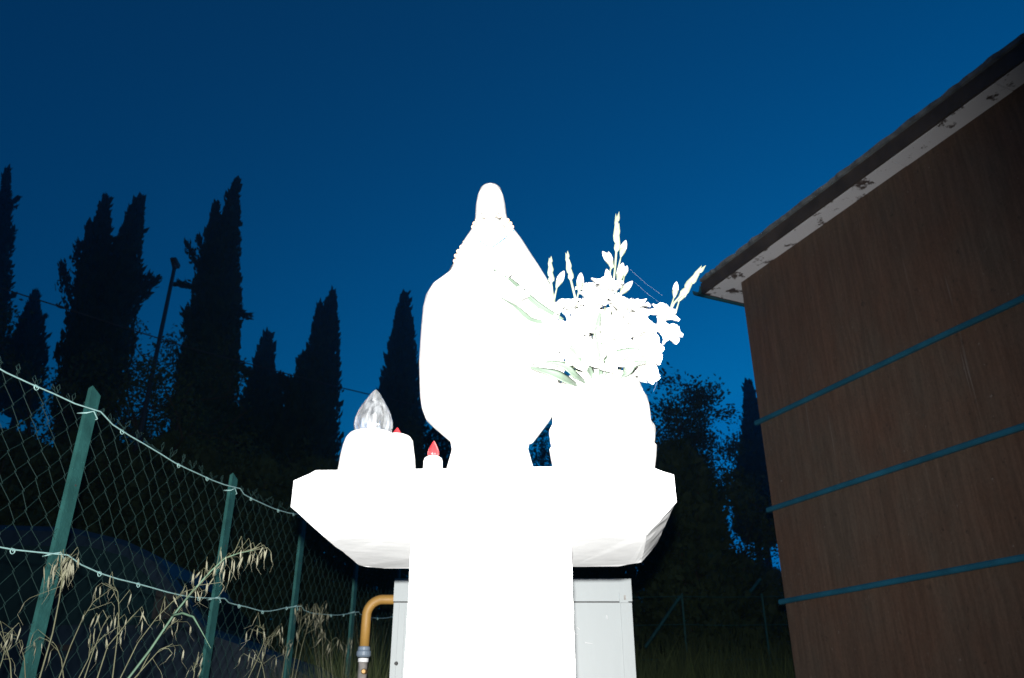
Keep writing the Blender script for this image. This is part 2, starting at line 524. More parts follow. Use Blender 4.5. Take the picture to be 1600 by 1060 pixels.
cypress('tall dark cypress cut off by the left edge of the picture', 24, [(11, 268, 0.55, 640, 92)], seed=11, tufts=[(10, 330, 26, 312, 0.25), (8, 380, 20, 360, 0.25)])
cypress('short broad cypress left of the two-pointed cypress', 27, [(55, 460, 0.8, 650, 26)], seed=12, tufts=[(45, 520, 70, 495, 0.3)])
cypress('two-pointed broad cypress behind the nearest green fence post', 22, [(164, 312, 0.78, 700, 56), (219, 312, 0.82, 700, 8), (139, 352, 0.5, 700, 76), (205, 330, 0.7, 700, 16)], seed=13,
        tufts=[(110, 470, 97, 415, 0.35), (195, 470, 245, 438, 0.4), (195, 460, 232, 432, 0.3), (120, 420, 123, 380, 0.25), (195, 480, 228, 462, .3)])
cypress('tallest cypress with bare side branches, right of the street lamp', 20, [(368, 288, 0.72, 760, 22), (338, 322, 0.62, 760, 34), (362, 420, 0.6, 760, 24)], seed=14,
        tufts=[(322, 440, 291, 380, 0.22), (318, 450, 276, 445, 0.18), (325, 420, 310, 372, .2), (300, 530, 290, 488, .25), (352, 560, 388, 585, .3), (350, 480, 384, 495, .3)])
cypress('slim low cypress between the tallest and the shouldered cypress', 26, [(418, 527, 0.95, 800, 6), (432, 590, 0.6, 800, 10)], seed=15)
cypress('shouldered cypress with a leaning clump on its left side', 23, [(519, 460, 0.72, 800, 6), (500, 480, 0.6, 800, 14), (478, 560, 0.95, 800, 14)], seed=16,
        tufts=[(480, 630, 440, 590, 0.4), (470, 640, 446, 606, .4), (478, 600, 468, 562, .35)])
cypress('pointed cypress directly left of the white statue', 25, [(632, 466, 0.98, 800, 8), (622, 560, 1.15, 800, 6)], seed=17)
cypress('pointed cypress beside the brown building, trunks showing below', 24, [(1170, 602, 0.62, 846, -6), (1164, 690, 0.52, 846, -8), (1180, 680, .6, 850, -2)], seed=18,
        trunk=[(1170, 602, 0.2, 846, -18), (1164, 690, 0.2, 846, 13)])

def leafy_tree(name, label, cat, group, foot, top, spread, leaves, lsize, seed, lean=Vector((0, 0, 0)), nb=9, mat_='bush', dense=0.0, upright=0.7):
    rnd = random.Random(seed)
    t = thing(name, foot, label, cat, group)
    H = top - foot.z
    br = MB(); cr = MB()
    tips = []
    def grow(p, d, ln, r, lev):
        pts = [p]; q = p.copy(); dd = d.copy()
        for i in range(4):
            dd = (dd + Vector((rnd.gauss(0, .16), rnd.gauss(0, .16), rnd.gauss(0.05 * upright, .10)))).normalized()
            q = q + dd * ln / 4
            pts.append(q.copy())
        br.tube(pts, [r, r * .85, r * .7, r * .55, r * .4], 5 if lev < 2 else 3)
        if lev >= 3:
            for k in range(2, 5): tips.append((pts[k], dd))
            return
        for k in range(3 if lev else nb):
            a = pts[1 + rnd.randrange(4)] if lev else pts[0].lerp(pts[4], 0.25 + 0.75 * k / nb)
            nd = (dd * upright + Vector((rnd.gauss(0, .8), rnd.gauss(0, .8), rnd.gauss(.25, .45)))).normalized()
            grow(a, nd, ln * rnd.uniform(.45, .68) * (spread if lev == 0 else 1), r * .45, lev + 1)
        tips.append((pts[4], dd))
    grow(foot - Vector((0, 0, .1)), (Vector((0, 0, 1)) + lean).normalized(), H * 0.74, 0.012 * H + .03, 0)
    lsize *= .68
    zmax = max(p.z for p, d in tips)
    kz = (top - foot.z) / max(.5, zmax - foot.z)
    tips = [(Vector((p.x, p.y, foot.z + (p.z - foot.z) * kz)), d) for p, d in tips]
    br.v = [(x, y, foot.z + (z - foot.z) * kz) for x, y, z in br.v]
    for _ in range(int(leaves * 1.5)):
        p, d = tips[rnd.randrange(len(tips))]
        p = p + Vector((rnd.gauss(0, 1), rnd.gauss(0, 1), rnd.gauss(0, 1))) * (0.13 + dense)
        dd = (d + Vector((rnd.gauss(0, .7), rnd.gauss(0, .7), rnd.gauss(0, .6)))).normalized()
        ln = lsize * rnd.uniform(.6, 1.4)
        leaf_quad(cr, p, dd, dd.cross(Vector((rnd.gauss(0, 1), rnd.gauss(0, 1), rnd.gauss(0, 1)))).normalized(), ln, ln * .28)
    cr.build('crown', M[mat_], t)
    br.build('trunk', M['bark'], t)
    return t

def at_ground(px, Y):
    p = P(px, 1000, Y)
    return Vector((p.x, Y, g(p.x, Y)))
TG = 'leafy trees among the cypresses'
leafy_tree('leafy_tree', 'airy leafy tree between the two-pointed cypress and the lamp post', 'tree', TG, at_ground(130, 17), P(225, 505, 17).z, 0.75, 6500, .12, 21)
leafy_tree('leafy_tree', 'sparse leafy tree at the foot of the tallest cypress', 'tree', TG, at_ground(200, 16), P(280, 550, 16).z, 0.7, 5000, .11, 22)
leafy_tree('leafy_tree', 'ragged leafy tree at the left edge under the short cypress', 'tree', TG, at_ground(-50, 16), P(60, 560, 16).z, 0.8, 5500, .12, 23)
leafy_tree('leafy_tree', 'leafy tree just behind the large clear candle flame', 'tree', TG, at_ground(546, 20), P(575, 612, 20).z, 0.62, 6000, .13, 24)
leafy_tree('leafy_tree', 'leafy tree between the slim low cypress and the shouldered cypress', 'tree', TG, at_ground(418, 18), P(455, 668, 18).z, 0.62, 5000, .12, 25)
leafy_tree('leafy_tree', 'upright twiggy tree right of the flower pot', 'tree', TG, at_ground(1062, 17), P(1040, 606, 17).z, 0.95, 11000, .12, 26, upright=.9)
leafy_tree('leafy_tree', 'fine-twigged tree beside the narrow cypress on the right', 'tree', TG, at_ground(1112, 19), P(1095, 665, 19).z, 0.7, 9000, .12, 27, upright=.9)
leafy_tree('leafy_tree', 'thin-twigged tree rising behind the flower pot', 'tree', TG, at_ground(1005, 18), P(1000, 595, 18).z, 0.85, 9000, .12, 30, upright=.9)
leafy_tree('leafy_tree', 'low leafy tree seen between the statue and the small candle', 'tree', TG, at_ground(690, 22), P(700, 668, 22).z, 0.7, 4500, .13, 28)
leafy_tree('leafy_tree', 'leafy tree behind the middle of the fence', 'tree', TG, at_ground(352, 15), P(392, 690, 15).z, 0.7, 5000, .11, 29)

def shrub(label, px, Y, wid, top_px, leaves, seed):
    rnd = random.Random(seed)
    b = at_ground(px, Y)
    H = P(px, top_px, Y).z - b.z
    t = thing('shrub', b, label, 'shrub', 'dark shrubs on the bank')
    cr = MB(); st = MB()
    for _ in range(int(leaves * 1.9)):
        th, q = rnd.random() * 2 * PI, rnd.random()
        z = H * (1 - q ** 1.6)
        env = wid * math.sqrt(max(0.02, 1 - (z / H) ** 2.2)) * (1 + .3 * noise.noise((math.cos(th) * 1.6 + seed, math.sin(th) * 1.6, z * .7)))
        rr = env * rnd.random() ** .45
        p = b + Vector((math.cos(th) * rr, math.sin(th) * rr * .8, z))
        d = Vector((rnd.gauss(0, .6), rnd.gauss(0, .6), rnd.gauss(.5, .5))).normalized()
        ln = rnd.uniform(.09, .22)
        leaf_quad(cr, p, d, d.cross(Vector((rnd.gauss(0, 1), rnd.gauss(0, 1), rnd.gauss(0, 1)))).normalized(), ln, ln * .26)
    for k in range(6):
        th = 2 * PI * k / 6
        st.tube([b, b + Vector((math.cos(th) * wid * .3, math.sin(th) * wid * .3, H * .5)), b + Vector((math.cos(th) * wid * .55, math.sin(th) * wid * .5, H * .85))], [.05, .035, .01], 4)
    cr.build('crown', M['bush'], t); st.build('stem', M['bark'], t)
for i, (lb, px, Y, w, tp, n) in enumerate([
        ('dense dark bush right of the pedestal shelf', 1085, 15, .95, 700, 9000),
        ('low dark bush under the trunks of the narrow cypress', 1185, 19, 1.9, 895, 8000),
        ('dark bush behind the grey cabinet', 960, 16, 1.9, 760, 9000),
        ('low dark bush half way between cabinet and brown building', 1120, 16, 1.7, 868, 9000),
        ('dark bush behind the fence at the left edge', -70, 14, 2.2, 690, 10000),
        ('dark bush behind the nearest green fence post', 75, 15, 1.9, 690, 10000),
        ('dark bush below the tallest cypress', 225, 15, 1.8, 690, 10000),
        ('dark bush below the slim low cypress', 360, 16, 1.8, 725, 10000),
        ('dark bush left of the pedestal shelf', 470, 17, 1.9, 728, 9000),
        ('dark bush behind the candles', 640, 18, 2.0, 745, 7000),
        ('dark bush hidden mostly behind statue and pot', 800, 18, 2.2, 790, 6000)]):
    shrub(lb, px, Y, w, tp, n, 40 + i)

# ------------------------------------------------------------------ street lamp and overhead cable
b = P(236, 650, 15); top = P(274, 412, 15)
foot = Vector((top.x - 0.02, 15, g(top.x, 15)))
lamp = thing('street_lamp', foot, 'thin unlit street lamp between the two-pointed and the tallest cypress', 'street lamp')
m_ = MB(); m_.tube([foot, foot.lerp(top, .5), top], [.065, .05, .038], 10)
m_.build('pole', M['lamp_metal'], lamp, shade=True)
m_ = MB()
rot = Matrix.Translation(top) @ Matrix.Rotation(R(-24), 4, 'X')
m_.prism([rot @ Vector(p) for p in ((-.06, -.16, -.04), (.06, -.16, -.04), (.075, .10, -.05), (-.075, .10, -.05))],
         [rot @ Vector(p) for p in ((-.05, -.14, .03), (.05, -.14, .03), (.065, .10, .07), (-.065, .10, .07))])
m_.build('lamp_head', M['lamp_metal'], lamp, fix=True)
m_ = MB(); m_.tube([top - Vector((0, 0, .12)), top + Vector((0, 0, .02))], [.05, .05], 8)
m_.build('collar', M['lamp_metal'], lamp)
cab = [(-160, 395, 11), (-60, 432, 11.6), (0, 450, 12), (95, 480, 12.6), (200, 514, 13.3), (300, 545, 14), (420, 577, 15), (520, 603, 16), (600, 622, 17), (720, 648, 18.5), (860, 672, 20)]
pts = [P(*c) for c in cab]
m_ = MB(); m_.tube(pts, .011, 6)
k = P(95, 480, 12.6)
m_.tube([P(90, 478.5, 12.55), k, P(100, 481.5, 12.65)], [.02, .028, .02], 6)
tag(m_.build('overhead_cable', M['cable']), 'thin black cable sagging across the sky in front of the cypresses', 'cable')

# ------------------------------------------------------------------ chain-link fence on the left
def fence_z(y):
    return table(y, [(-2, 0.0), (3.82, 0.02), (4.67, 0.09), (5.59, 0.17), (6.6, 0.28), (9, 0.55)])
FP = [(-1.51, 2.75), (-1.333, 3.82), (-1.19, 4.67), (-1.037, 5.59)]
dirF = (Vector((-1.333, 3.82, 0)) - Vector((-1.51, 2.75, 0))).normalized()
def fx(y):
    return -1.51 + (y - 2.75) * (-1.333 + 1.51) / (3.82 - 2.75)
posts_y = [0.61, 1.68, 2.75, 3.82, 4.67, 5.59, 6.55]
fence = thing('chain_link_fence', (fx(2.75), 2.75, 0), 'green chain-link fence with steel angle posts and pale tension wires', 'fence')
TOPW, MIDW = 2.045, 1.545
nrm = Vector((dirF.y, -dirF.x, 0))          # towards the camera's side
def post_mesh(ptop, zb, cx, cy, seed):
    """L-section steel post: wide flange facing the path, narrow flange folded back at its left"""
    m_ = MB()
    th, wA, wB = 0.005, 0.054, 0.015
    ax, bx = dirF.copy(), -nrm
    c0 = Vector((cx, cy, 0)) - ax * 0.027
    sec = [Vector((0, 0, 0)), ax * wA, ax * wA + bx * th, ax * th + bx * th, ax * th + bx * wB, bx * wB]
    rnd = random.Random(seed)
    rings = []
    for z, cut in ((zb - 0.3, 0), (zb + 1.0, 0), (ptop - 0.022, 0), (ptop, 1)):
        rr = []
        for i, s in enumerate(sec):
            q = s.copy()
            dz = 0
            if cut and i in (1, 2): dz = -0.020
            if cut and i in (4, 5): dz = -0.010
            rr.append(c0 + q + Vector((0.002 * noise.noise((z, seed, 0)), 0, z + dz)))
        rings.append(rr)
    m_.loft(rings)
    return m_, c0, ax, bx
for i, y in enumerate(posts_y):
    zb = fence_z(y)
    m_, c0, ax, bx = post_mesh(zb + 2.12 + 0.01 * (i % 3), zb, fx(y), y, i)
    po = m_.build('post', M['post'], fence, fix=True)
    m_ = MB()
    for hz in (1.78, 1.28):                        # punched bolt holes, seen as dark dots
        m_ = MB()
        c = c0 + ax * 0.031 - bx * 0.0012 + Vector((0, 0, zb + hz))
        m_.tube([c, c + bx * 0.0008], .0042, 10)
        m_.build('bolt_hole', M['seam'], po)
# tension wires: each sags a little from post to post and is wrapped round it
rnd = random.Random(3)
def wire_pts(h, amp):
    pts = []
    for a, b2 in zip(posts_y, posts_y[1:]):
        n = 10
        for k in range(n):
            q = k / n
            y = lerp(a, b2, q)
            z = lerp(fence_z(a), fence_z(b2), q) + h - amp * 4 * q * (1 - q) + 0.010 * noise.noise((y * 4.1, h * 3, 0))
            off = 0.012 + 0.004 * noise.noise((y * 5, h, 2)) + (0.022 if k == 0 else 0)
            pts.append(Vector((fx(y), y, z)) + nrm * off)
    return pts
for h, amp in ((TOPW, .022), (MIDW, .034), (1.04, .03), (.5, .03)):
    m_ = MB(); m_.tube(wire_pts(h, amp), .0025, 6)
    w_ = m_.build('tension_wire', M['twire'], fence, shade=True)
    if h > 1.2:
        for a, b2 in zip(posts_y, posts_y[1:]):
            for q in (.22, .48, .78):
                qq = q + rnd.uniform(-.07, .07); y = lerp(a, b2, qq)
                z = lerp(fence_z(a), fence_z(b2), qq) + h - amp * 4 * qq * (1 - qq) + 0.010 * noise.noise((y * 4.1, h * 3, 0))
                c = Vector((fx(y), y, z)) + nrm * 0.012
                ring = [c + dirF * 0.006 * math.cos(t) * 1.3 + Vector((0, 0, .008 * math.sin(t) - .004)) + dirF * 0.004 * t / PI for t in [2 * PI * j / 10 for j in range(14)]]
                tie = MB()
                tie.tube(ring, .0015, 4)
                tie.tube([ring[-1], ring[-1] - dirF * .012 + Vector((0, 0, -.007)) + nrm * .006], .0011, 4)
                tie.build('tie', M['twire'], w_)
for y in posts_y:                                   # wrap of the wires round the posts
    for h in (TOPW, MIDW):
        zb = fence_z(y) + h
        c = Vector((fx(y), y, zb))
        ax, bx = dirF, -nrm
        wrap = MB()
        wrap.tube([c - ax * .034 + bx * .03 + Vector((0, 0, -.012)), c - ax * .031 - bx * .004 + Vector((0, 0, -.012 if h == TOPW else -.004)), c - bx * .006 + Vector((0, 0, .006)), c + ax * .030 - bx * .005 + Vector((0, 0, -.012)), c + ax * .034 + bx * .02 + Vector((0, 0, -.02))], .0025, 6)
        wrap.build('wire_wrap', M['twire'], fence, shade=True)
# the woven mesh: zigzag wires interlocking with their neighbours, one panel between each two posts
CW, CH = 0.086, 0.098          # width and height of one diamond
WR = 0.00125
def mesh_panel(y0, y1):
    m_ = MB()
    L = (y1 - y0) / dirF.y
    ncol = max(1, round(L / (CW / 2)))
    step = L / ncol
    z0, rows = 0.04, 42
    for c in range(ncol):
        s_a = y0 + c * step * dirF.y
        pts = []
        for r in range(rows + 1):
            z = z0 + r * CH / 2
            if z > TOPW + 0.05: break
            even = (r + c) % 2
            side = (even * 1.0 + 0.03 * (1 if even else -1)) * step
            yy = s_a + side * dirF.y
            wob = Vector((noise.noise((yy * 9, z * 9, 0)), noise.noise((yy * 9, z * 9, 5)), noise.noise((yy * 7, z * 7, 9)))) * 0.010
            bul = 0.018 * noise.noise((yy * 1.3, z * 1.1, 1)) + 0.04 * smooth(TOPW - .02, TOPW + .10, z) * noise.noise((yy * 2.5, 7, 1))
            base = Vector((fx(yy), yy, z + fence_z(yy))) + wob
            dn = 0.0026 * (1 if even else -1)
            pts.append(base + nrm * (bul + dn - .016))
        # knuckled loose end at the top
        e = pts[-1]
        r_ = random.Random(int(s_a * 1000) + c)
        tw = Vector((r_.gauss(0, .012), r_.gauss(0, .012), 0))
        pts += [e + Vector((0, 0, .022)) + tw + dirF * .008, e + Vector((0, 0, .034)) + tw * 1.4, e + Vector((0, 0, .020)) + tw - dirF * .010, e + Vector((0, 0, .002)) + nrm * .005]
        m_.tube(pts, WR, 4, caps=False)
    return m_
for a, b2 in zip(posts_y, posts_y[1:]):
    tag(mesh_panel(a, b2).build('wire_mesh', M['wire'], fence), kind='stuff')

# the far fence on the bank, behind the cabinet
ff = thing('wire_fence', at_ground(1065, 13.5), 'faint green wire fence with a slanting brace on the bank behind the cabinet', 'fence')
def fz(x): return P(1065, 930, 13.5).z
for px in (930, 1065, 1190):
    p = P(px, 928, 13.5)
    m_ = MB(); m_.box((p.x - .014, 13.49, g(p.x, 13.5) - .2), (p.x + .014, 13.51, p.z)); m_.build('post', M['post'], ff)
for ax_, ay_, bx_, by_ in ((1063, 932, 1008, 1012), (1188, 905, 1172, 925)):
    m_ = MB(); m_.tube([P(ax_, ay_, 13.44), P(bx_, by_, 13.3)], .024, 6); m_.build('brace', M['post'], ff)
for yy in (932, 976, 1030):
    m_ = MB(); m_.tube([P(900, yy, 13.47), P(1000, yy + 1.5, 13.47), P(1065, yy, 13.47), P(1130, yy + 1.5, 13.47), P(1240, yy, 13.47)], .005, 5); m_.build('wire', M['post'], ff)

# ------------------------------------------------------------------ parked van behind the fence
VX, VY = -2.55, 6.4
vg = 0.30
van = thing('parked_van', (-4.6, VY, vg), 'dark blue van parked behind the chain-link fence', 'van')
# side profile, x to the front (photo's right), z up
prof = [(-6.9, .35), (-6.95, 1.2), (-6.85, 2.0), (-6.6, 2.15), (-4.5, 2.19), (-3.5, 2.16), (-3.05, 2.06), (-2.75, 1.92), (-2.25, 1.38), (-1.75, 1.22), (-1.42, 1.05), (-1.36, .6), (-1.42, .35)]
def van_ring(y, inset, zs):
    return [Vector((x + (0.06 * inset if x < -5 else -0.10 * inset), y, vg + (0.35 + (z - .35) * zs))) for x, z in prof]
m_ = MB()
m_.loft([van_ring(VY + .16, 1, .965), van_ring(VY + .05, .4, .99), van_ring(VY, 0, .975), van_ring(VY + .05, 0, 1.0), van_ring(VY + 1.6, 0, 1.0), van_ring(VY + 1.75, 1, .965)][2:])
m_.build('body', M['paint_blue'], van, shade=False, fix=True)
def van_pane(name, pts, mat_='carglass', th=.02, off=-.012):
    m_ = MB()
    m_.prism([Vector((x, VY + off, vg + z)) for x, z in pts], [Vector((x, VY + off + th, vg + z)) for x, z in pts])
    return m_.build(name, M[mat_], van, fix=True)
van_pane('side_window', [(-3.42, 1.42), (-2.55, 1.42), (-2.72, 1.72), (-2.98, 1.92), (-3.30, 2.0), (-3.42, 2.0)])
van_pane('side_window', [(-4.75, 1.42), (-3.54, 1.42), (-3.54, 2.0), (-4.75, 2.02)])
van_pane('side_window', [(-6.4, 1.42), (-4.87, 1.42), (-4.87, 2.02), (-6.3, 1.98)])
m_ = MB(); m_.prism([Vector((-2.80, VY + .12, vg + 1.90)), Vector((-2.29, VY + .12, vg + 1.41)), Vector((-2.29, VY + 1.6, vg + 1.41)), Vector((-2.80, VY + 1.6, vg + 1.90))],
                    [Vector((-2.77, VY + .12, vg + 1.925)), Vector((-2.26, VY + .12, vg + 1.435)), Vector((-2.26, VY + 1.6, vg + 1.435)), Vector((-2.77, VY + 1.6, vg + 1.925))])
m_.build('windscreen', M['carglass'], van, fix=True)
van_pane('headlight', [(-1.62, .92), (-1.42, .85), (-1.42, 1.0), (-1.66, 1.08)], 'rim', .05, -.02)
van_pane('door_handle', [(-3.40, 1.24), (-3.25, 1.24), (-3.25, 1.28), (-3.40, 1.28)], 'tyre', .03, -.03)
m_ = MB(); m_.prism([Vector((-2.62, VY - .20, vg + 1.44)), Vector((-2.48, VY - .18, vg + 1.44)), Vector((-2.50, VY - .02, vg + 1.46)), Vector((-2.60, VY - .02, vg + 1.46))],
                    [Vector((-2.62, VY - .20, vg + 1.64)), Vector((-2.50, VY - .18, vg + 1.62)), Vector((-2.52, VY - .02, vg + 1.58)), Vector((-2.60, VY - .02, vg + 1.58))])
m_.build('wing_mirror', M['tyre'], van, fix=True)
for wx in (-5.9, -2.2):
    for wy in (VY - .02, VY + 1.58):
        m_ = MB(); m_.lathe([(.20, -.10), (.31, -.10), (.335, -.06), (.335, .06), (.31, .10), (.20, .10)], n=24)
        rotm = Matrix.Translation((wx, wy + .02, vg + .335)) @ Matrix.Rotation(PI / 2, 4, 'X')
        m_.v = [tuple(rotm @ Vector(p)) for p in m_.v]
        wh = m_.build('wheel', M['tyre'], van, fix=True)
        m_ = MB(); m_.lathe([(.02, .085), (.20, .075), (.205, .10), (.06, .115), (.02, .115)], n=16)
        m_.v = [tuple(rotm @ Vector(p)) for p in m_.v]
        m_.build('rim', M['rim'], wh, fix=True)

# ------------------------------------------------------------------ grey cabinet with the gas pipe
CY0, CY1 = 3.30, 3.78
cl, cr_ = P(617, 915, CY0).x, P(985.5, 915, CY0).x
ctop = P(800, 904.5, CY0).z
cabn = thing('utility_cabinet', ((cl + cr_) / 2, CY0, fence_z(3.5)), 'pale grey metal utility cabinet behind the white pedestal', 'cabinet')
lidz = P(800, 941, CY0).z
m_ = MB(); m_.box((cl, CY0, -0.05), (cr_, CY1, lidz - .0025)); bod = m_.build('body', M['cabinet'], cabn)
m_ = MB(); m_.box((cl - .002, CY0 - .003, lidz + .0025), (cr_ + .002, CY1 + .003, ctop)); m_.build('lid', M['cabinet'], cabn)
m_ = MB(); m_.box((cl + .006, CY0 + .008, lidz - .0026), (cr_ - .006, CY1 - .008, lidz + .0026)); m_.build('lid_seam', M['seam'], cabn)
m_ = MB(); m_.box((cr_ - .045, CY0 - .006, 0), (cr_ - .010, CY0, lidz - .006)); m_.build('corner_strip', M['cabinet'], cabn)
for dx in (.012, .036, .058):
    m_ = MB(); m_.box((cl + dx, CY0 - .005, 0), (cl + dx + .010, CY0, lidz - .006)); m_.build('rib', M['cabinet'], cabn)
lt = P(976, 935, CY0)
m_ = MB(); m_.box((lt.x - .022, CY0 - .011, lt.z - .018), (lt.x + .012, CY0 - .0035, lt.z + .020)); la = m_.build('latch', M['cabinet'], cabn)
m_ = MB(); m_.box((lt.x - .004, CY0 - .0125, lt.z - .008), (lt.x + .003, CY0 - .011, lt.z + .010)); m_.build('keyhole', M['steel'], la)
bo = P(619, 1037, CY0)
m_ = MB(); m_.tube([Vector((bo.x, CY0 - .010, bo.z)), Vector((bo.x, CY0 + .001, bo.z))], [.006, .008], 8); m_.build('bolt', M['seam'], cabn)
for sx_, sy, ex, ey in ((948, 962, 949, 968), (914, 1004, 926, 1006), (899, 928, 903, 923), (901, 980, 906, 984), (897, 990, 903, 992)):
    a, b2 = P(sx_, sy, CY0 - .0008), P(ex, ey, CY0 - .0008)
    m_ = MB(); m_.tube([a, b2], [.0018, .0008], 4)
    m_.build('paint_fleck', M['ring'], cabn)

PY = 3.44
gp = thing('gas_pipe', (P(571, 1020, PY).x, PY, 0.03), 'ochre yellow gas pipe bending down beside the grey cabinet', 'pipe')
a = P(616, 937, PY); b2 = P(571, 985, PY)
vx = b2.x; hz = a.z; rb = .062
arc = [Vector((cl + .03, PY, hz)), Vector((vx + rb, PY, hz))]
arc += [Vector((vx + rb - rb * math.sin(t), PY, hz - rb + rb * math.cos(t))) for t in [PI / 2 * k / 10 for k in range(1, 11)]]
zlow = P(568, 1018, PY).z
arc += [Vector((vx, PY, zlow))]
m_ = MB(); m_.tube(arc, .0188, 20); m_.build('pipe_bend', M['gas'], gp, shade=True)
m_ = MB(); m_.lathe([(.023, 0), (.0285, .006), (.0285, .020), (.024, .026), (.024, .036), (.021, .040)], (vx, PY, zlow - .022), 20); m_.build('collar', M['collar'], gp, fix=True)
m_ = MB(); m_.lathe([(.0205, 0), (.0205, .014)], (vx, PY, zlow - .040), 20); m_.build('sealing_ring', M['ring'], gp, fix=True)
m_ = MB(); m_.tube([Vector((vx, PY, zlow - .038)), Vector((vx, PY, .02))], .0178, 20); m_.build('riser', M['steel'], gp, shade=True)
c = Vector((vx + .010, PY - .020, P(570, 1050, PY).z))
m_ = MB(); m_.tube([c + Vector((0, .02, 0)), c + Vector((0, -.012, 0)), c + Vector((0, -.016, 0))], [.0105, .0105, .007], 12); m_.build('tap', M['brass'], gp)
m_ = MB(); m_.tube([Vector((cl - .008, PY, hz)), Vector((cl + .012, PY, hz))], .023, 20); m_.build('flange', M['ring'], gp)

# ------------------------------------------------------------------ white pedestal
ZT, ZR, ZB = EYE + .406, EYE + .357, EYE + .315
def xyz(l, z): return [Vector((x, y, z)) for x, y in l]
topP = [(-.347, 1.400), (.235, 1.368), (.292, 1.428), (.318, 1.820), (.270, 1.885), (-.325, 1.920), (-.388, 1.860), (-.402, 1.464)]
botP = [(-.300, 1.478), (.196, 1.452), (.248, 1.505), (.278, 1.783), (.235, 1.837), (-.286, 1.862), (-.333, 1.822), (-.350, 1.528)]
ped = thing('pedestal', (-.045, 1.55, 0), 'white plastered pedestal column with a wide faceted shelf on top', 'pedestal')
def rough_loft(rings_pts, sub, amp, fr):
    """outline rings resampled along each edge and roughened like hand-trowelled plaster"""
    m_ = MB(); rr = []
    for ring in rings_pts:
        n = len(ring); out = []
        for i in range(n):
            for k in range(sub):
                p = ring[i].lerp(ring[(i + 1) % n], k / sub)
                a = amp if k else amp * 0.5
                out.append(p + Vector((noise.noise(p * fr), noise.noise(p * fr + Vector((7, 0, 0))), noise.noise(p * fr + Vector((0, 9, 0))))) * a)
        rr.append(out)
    m_.loft(rr)
    return m_
rings = [xyz(botP, ZB)] + [[a_.lerp(b_, q) for a_, b_ in zip(xyz(botP, ZB), xyz(topP, ZR))] for q in (.25, .5, .75)] + [xyz(topP, ZR), xyz(topP, ZT)]
rough_loft(rings, 10, .0022, 28).build('shelf', M['slab'], ped, fix=True)
c0, c1 = P(640.5, 885, 1.475).x, P(893.5, 885, 1.475).x
col = [(c0, 1.475), (c1, 1.472), (c1 + .004, 1.76), (c0 + .012, 1.765)]
rings = []
for i in range(64):
    z = lerp(-.05, ZB + .02, i / 63)
    rings.append(xyz(col, z))
rough_loft(rings, 20, .0035, 55).build('column', M['stucco'], ped, fix=True)
m_ = MB(); m_.box((c0 - .06, 1.42, -.05), (c1 + .06, 1.82, .10)); m_.build('footing', M['stucco'], ped)

# ------------------------------------------------------------------ statue
SY = 1.575
def sx(px, y): return P(px, y, SY).x
sil = [(289, 765, 767), (290.5, 759, 773), (294, 753, 780), (300, 749, 784), (310, 746, 787), (325, 743.5, 790), (342, 742.5, 792), (354, 741.5, 796), (361, 741, 799), (366, 738, 803), (374, 730, 811), (386, 722, 820), (402, 713, 830), (422, 705, 843), (438, 697, 853), (449, 682, 860), (457, 671, 864), (468, 665, 867), (485, 661, 870), (520, 658, 873), (570, 655, 876), (605, 656, 876), (625, 657, 874), (640, 659.5, 868), (655, 665.5, 860), (664, 675.5, 853), (676, 690, 844), (688, 704, 834)]
st = thing('religious_statue', (P(766, 700, SY).x, SY, ZT), 'white veiled statue with folded hands standing on the pedestal shelf', 'statue')
NS = 72
dep = [(289, .002), (294, .020), (300, .030), (310, .040), (325, .049), (342, .055), (362, .058), (386, .066), (422, .078), (457, .088), (520, .097), (605, .098), (640, .088), (664, .078), (688, .068)]
gap = [(289, 0.0), (299, 0.0), (304, .50), (315, .78), (345, .80), (365, .60), (400, .36), (450, .30), (520, .34), (600, .48), (640, .62), (664, .70)]
def mantle():
    m_ = MB(); rr = []
    for y, xl, xr in sil:
        z = P(766, y, SY).z
        L_, R_ = sx(xl, y), sx(xr, y)
        cx, rx, ry = (L_ + R_) / 2, (R_ - L_) / 2, table(y, dep)
        ga = table(y, gap)
        th = .006 if y < 365 else .008
        fold = .0050 * smooth(390, 560, y)
        out, inn = [], []
        for k in range(NS):
            t = -PI / 2 + ga + (2 * PI - 2 * ga) * k / (NS - 1)
            f = fold * (math.sin(9 * t + .6) + .6 * math.sin(17 * t + y * .004)) * (1 - abs(math.cos(t)) ** 6)
            e = 0.92
            cxn, sn = math.cos(t), math.sin(t)
            px_ = math.copysign(abs(cxn) ** e, cxn); py_ = math.copysign(abs(sn) ** e, sn)
            out.append(Vector((cx + px_ * (rx + f), SY + py_ * (ry + f), z)))
            inn.append(Vector((cx + px_ * max(.0005, rx - th + f), SY + py_ * max(.0005, ry - th + f), z - (.002 if y < 300 else 0))))
        rr.append(out + inn[::-1])
    m_.loft(rr, cap=False)
    n2 = 2 * NS
    o = len(m_.v) - n2
    for k in range(NS - 1):
        m_.f.append((o + k, o + k + 1, o + n2 - 2 - k, o + n2 - 1 - k))
    return m_
mantle().build('veil_and_mantle', M['statue'], st, shade=True, fix=True)
robe = [(344, 14, .014), (356, 18, .019), (372, 22, .024), (384, 30, .036), (402, 48, .050), (450, 66, .064), (520, 74, .078), (600, 80, .084), (650, 74, .080), (676, 66, .074), (690, 58, .068), (702, 56, .066), (716, 60, .068), (730, 64, .071), (752, 66, .072)]
m_ = MB(); rr = []
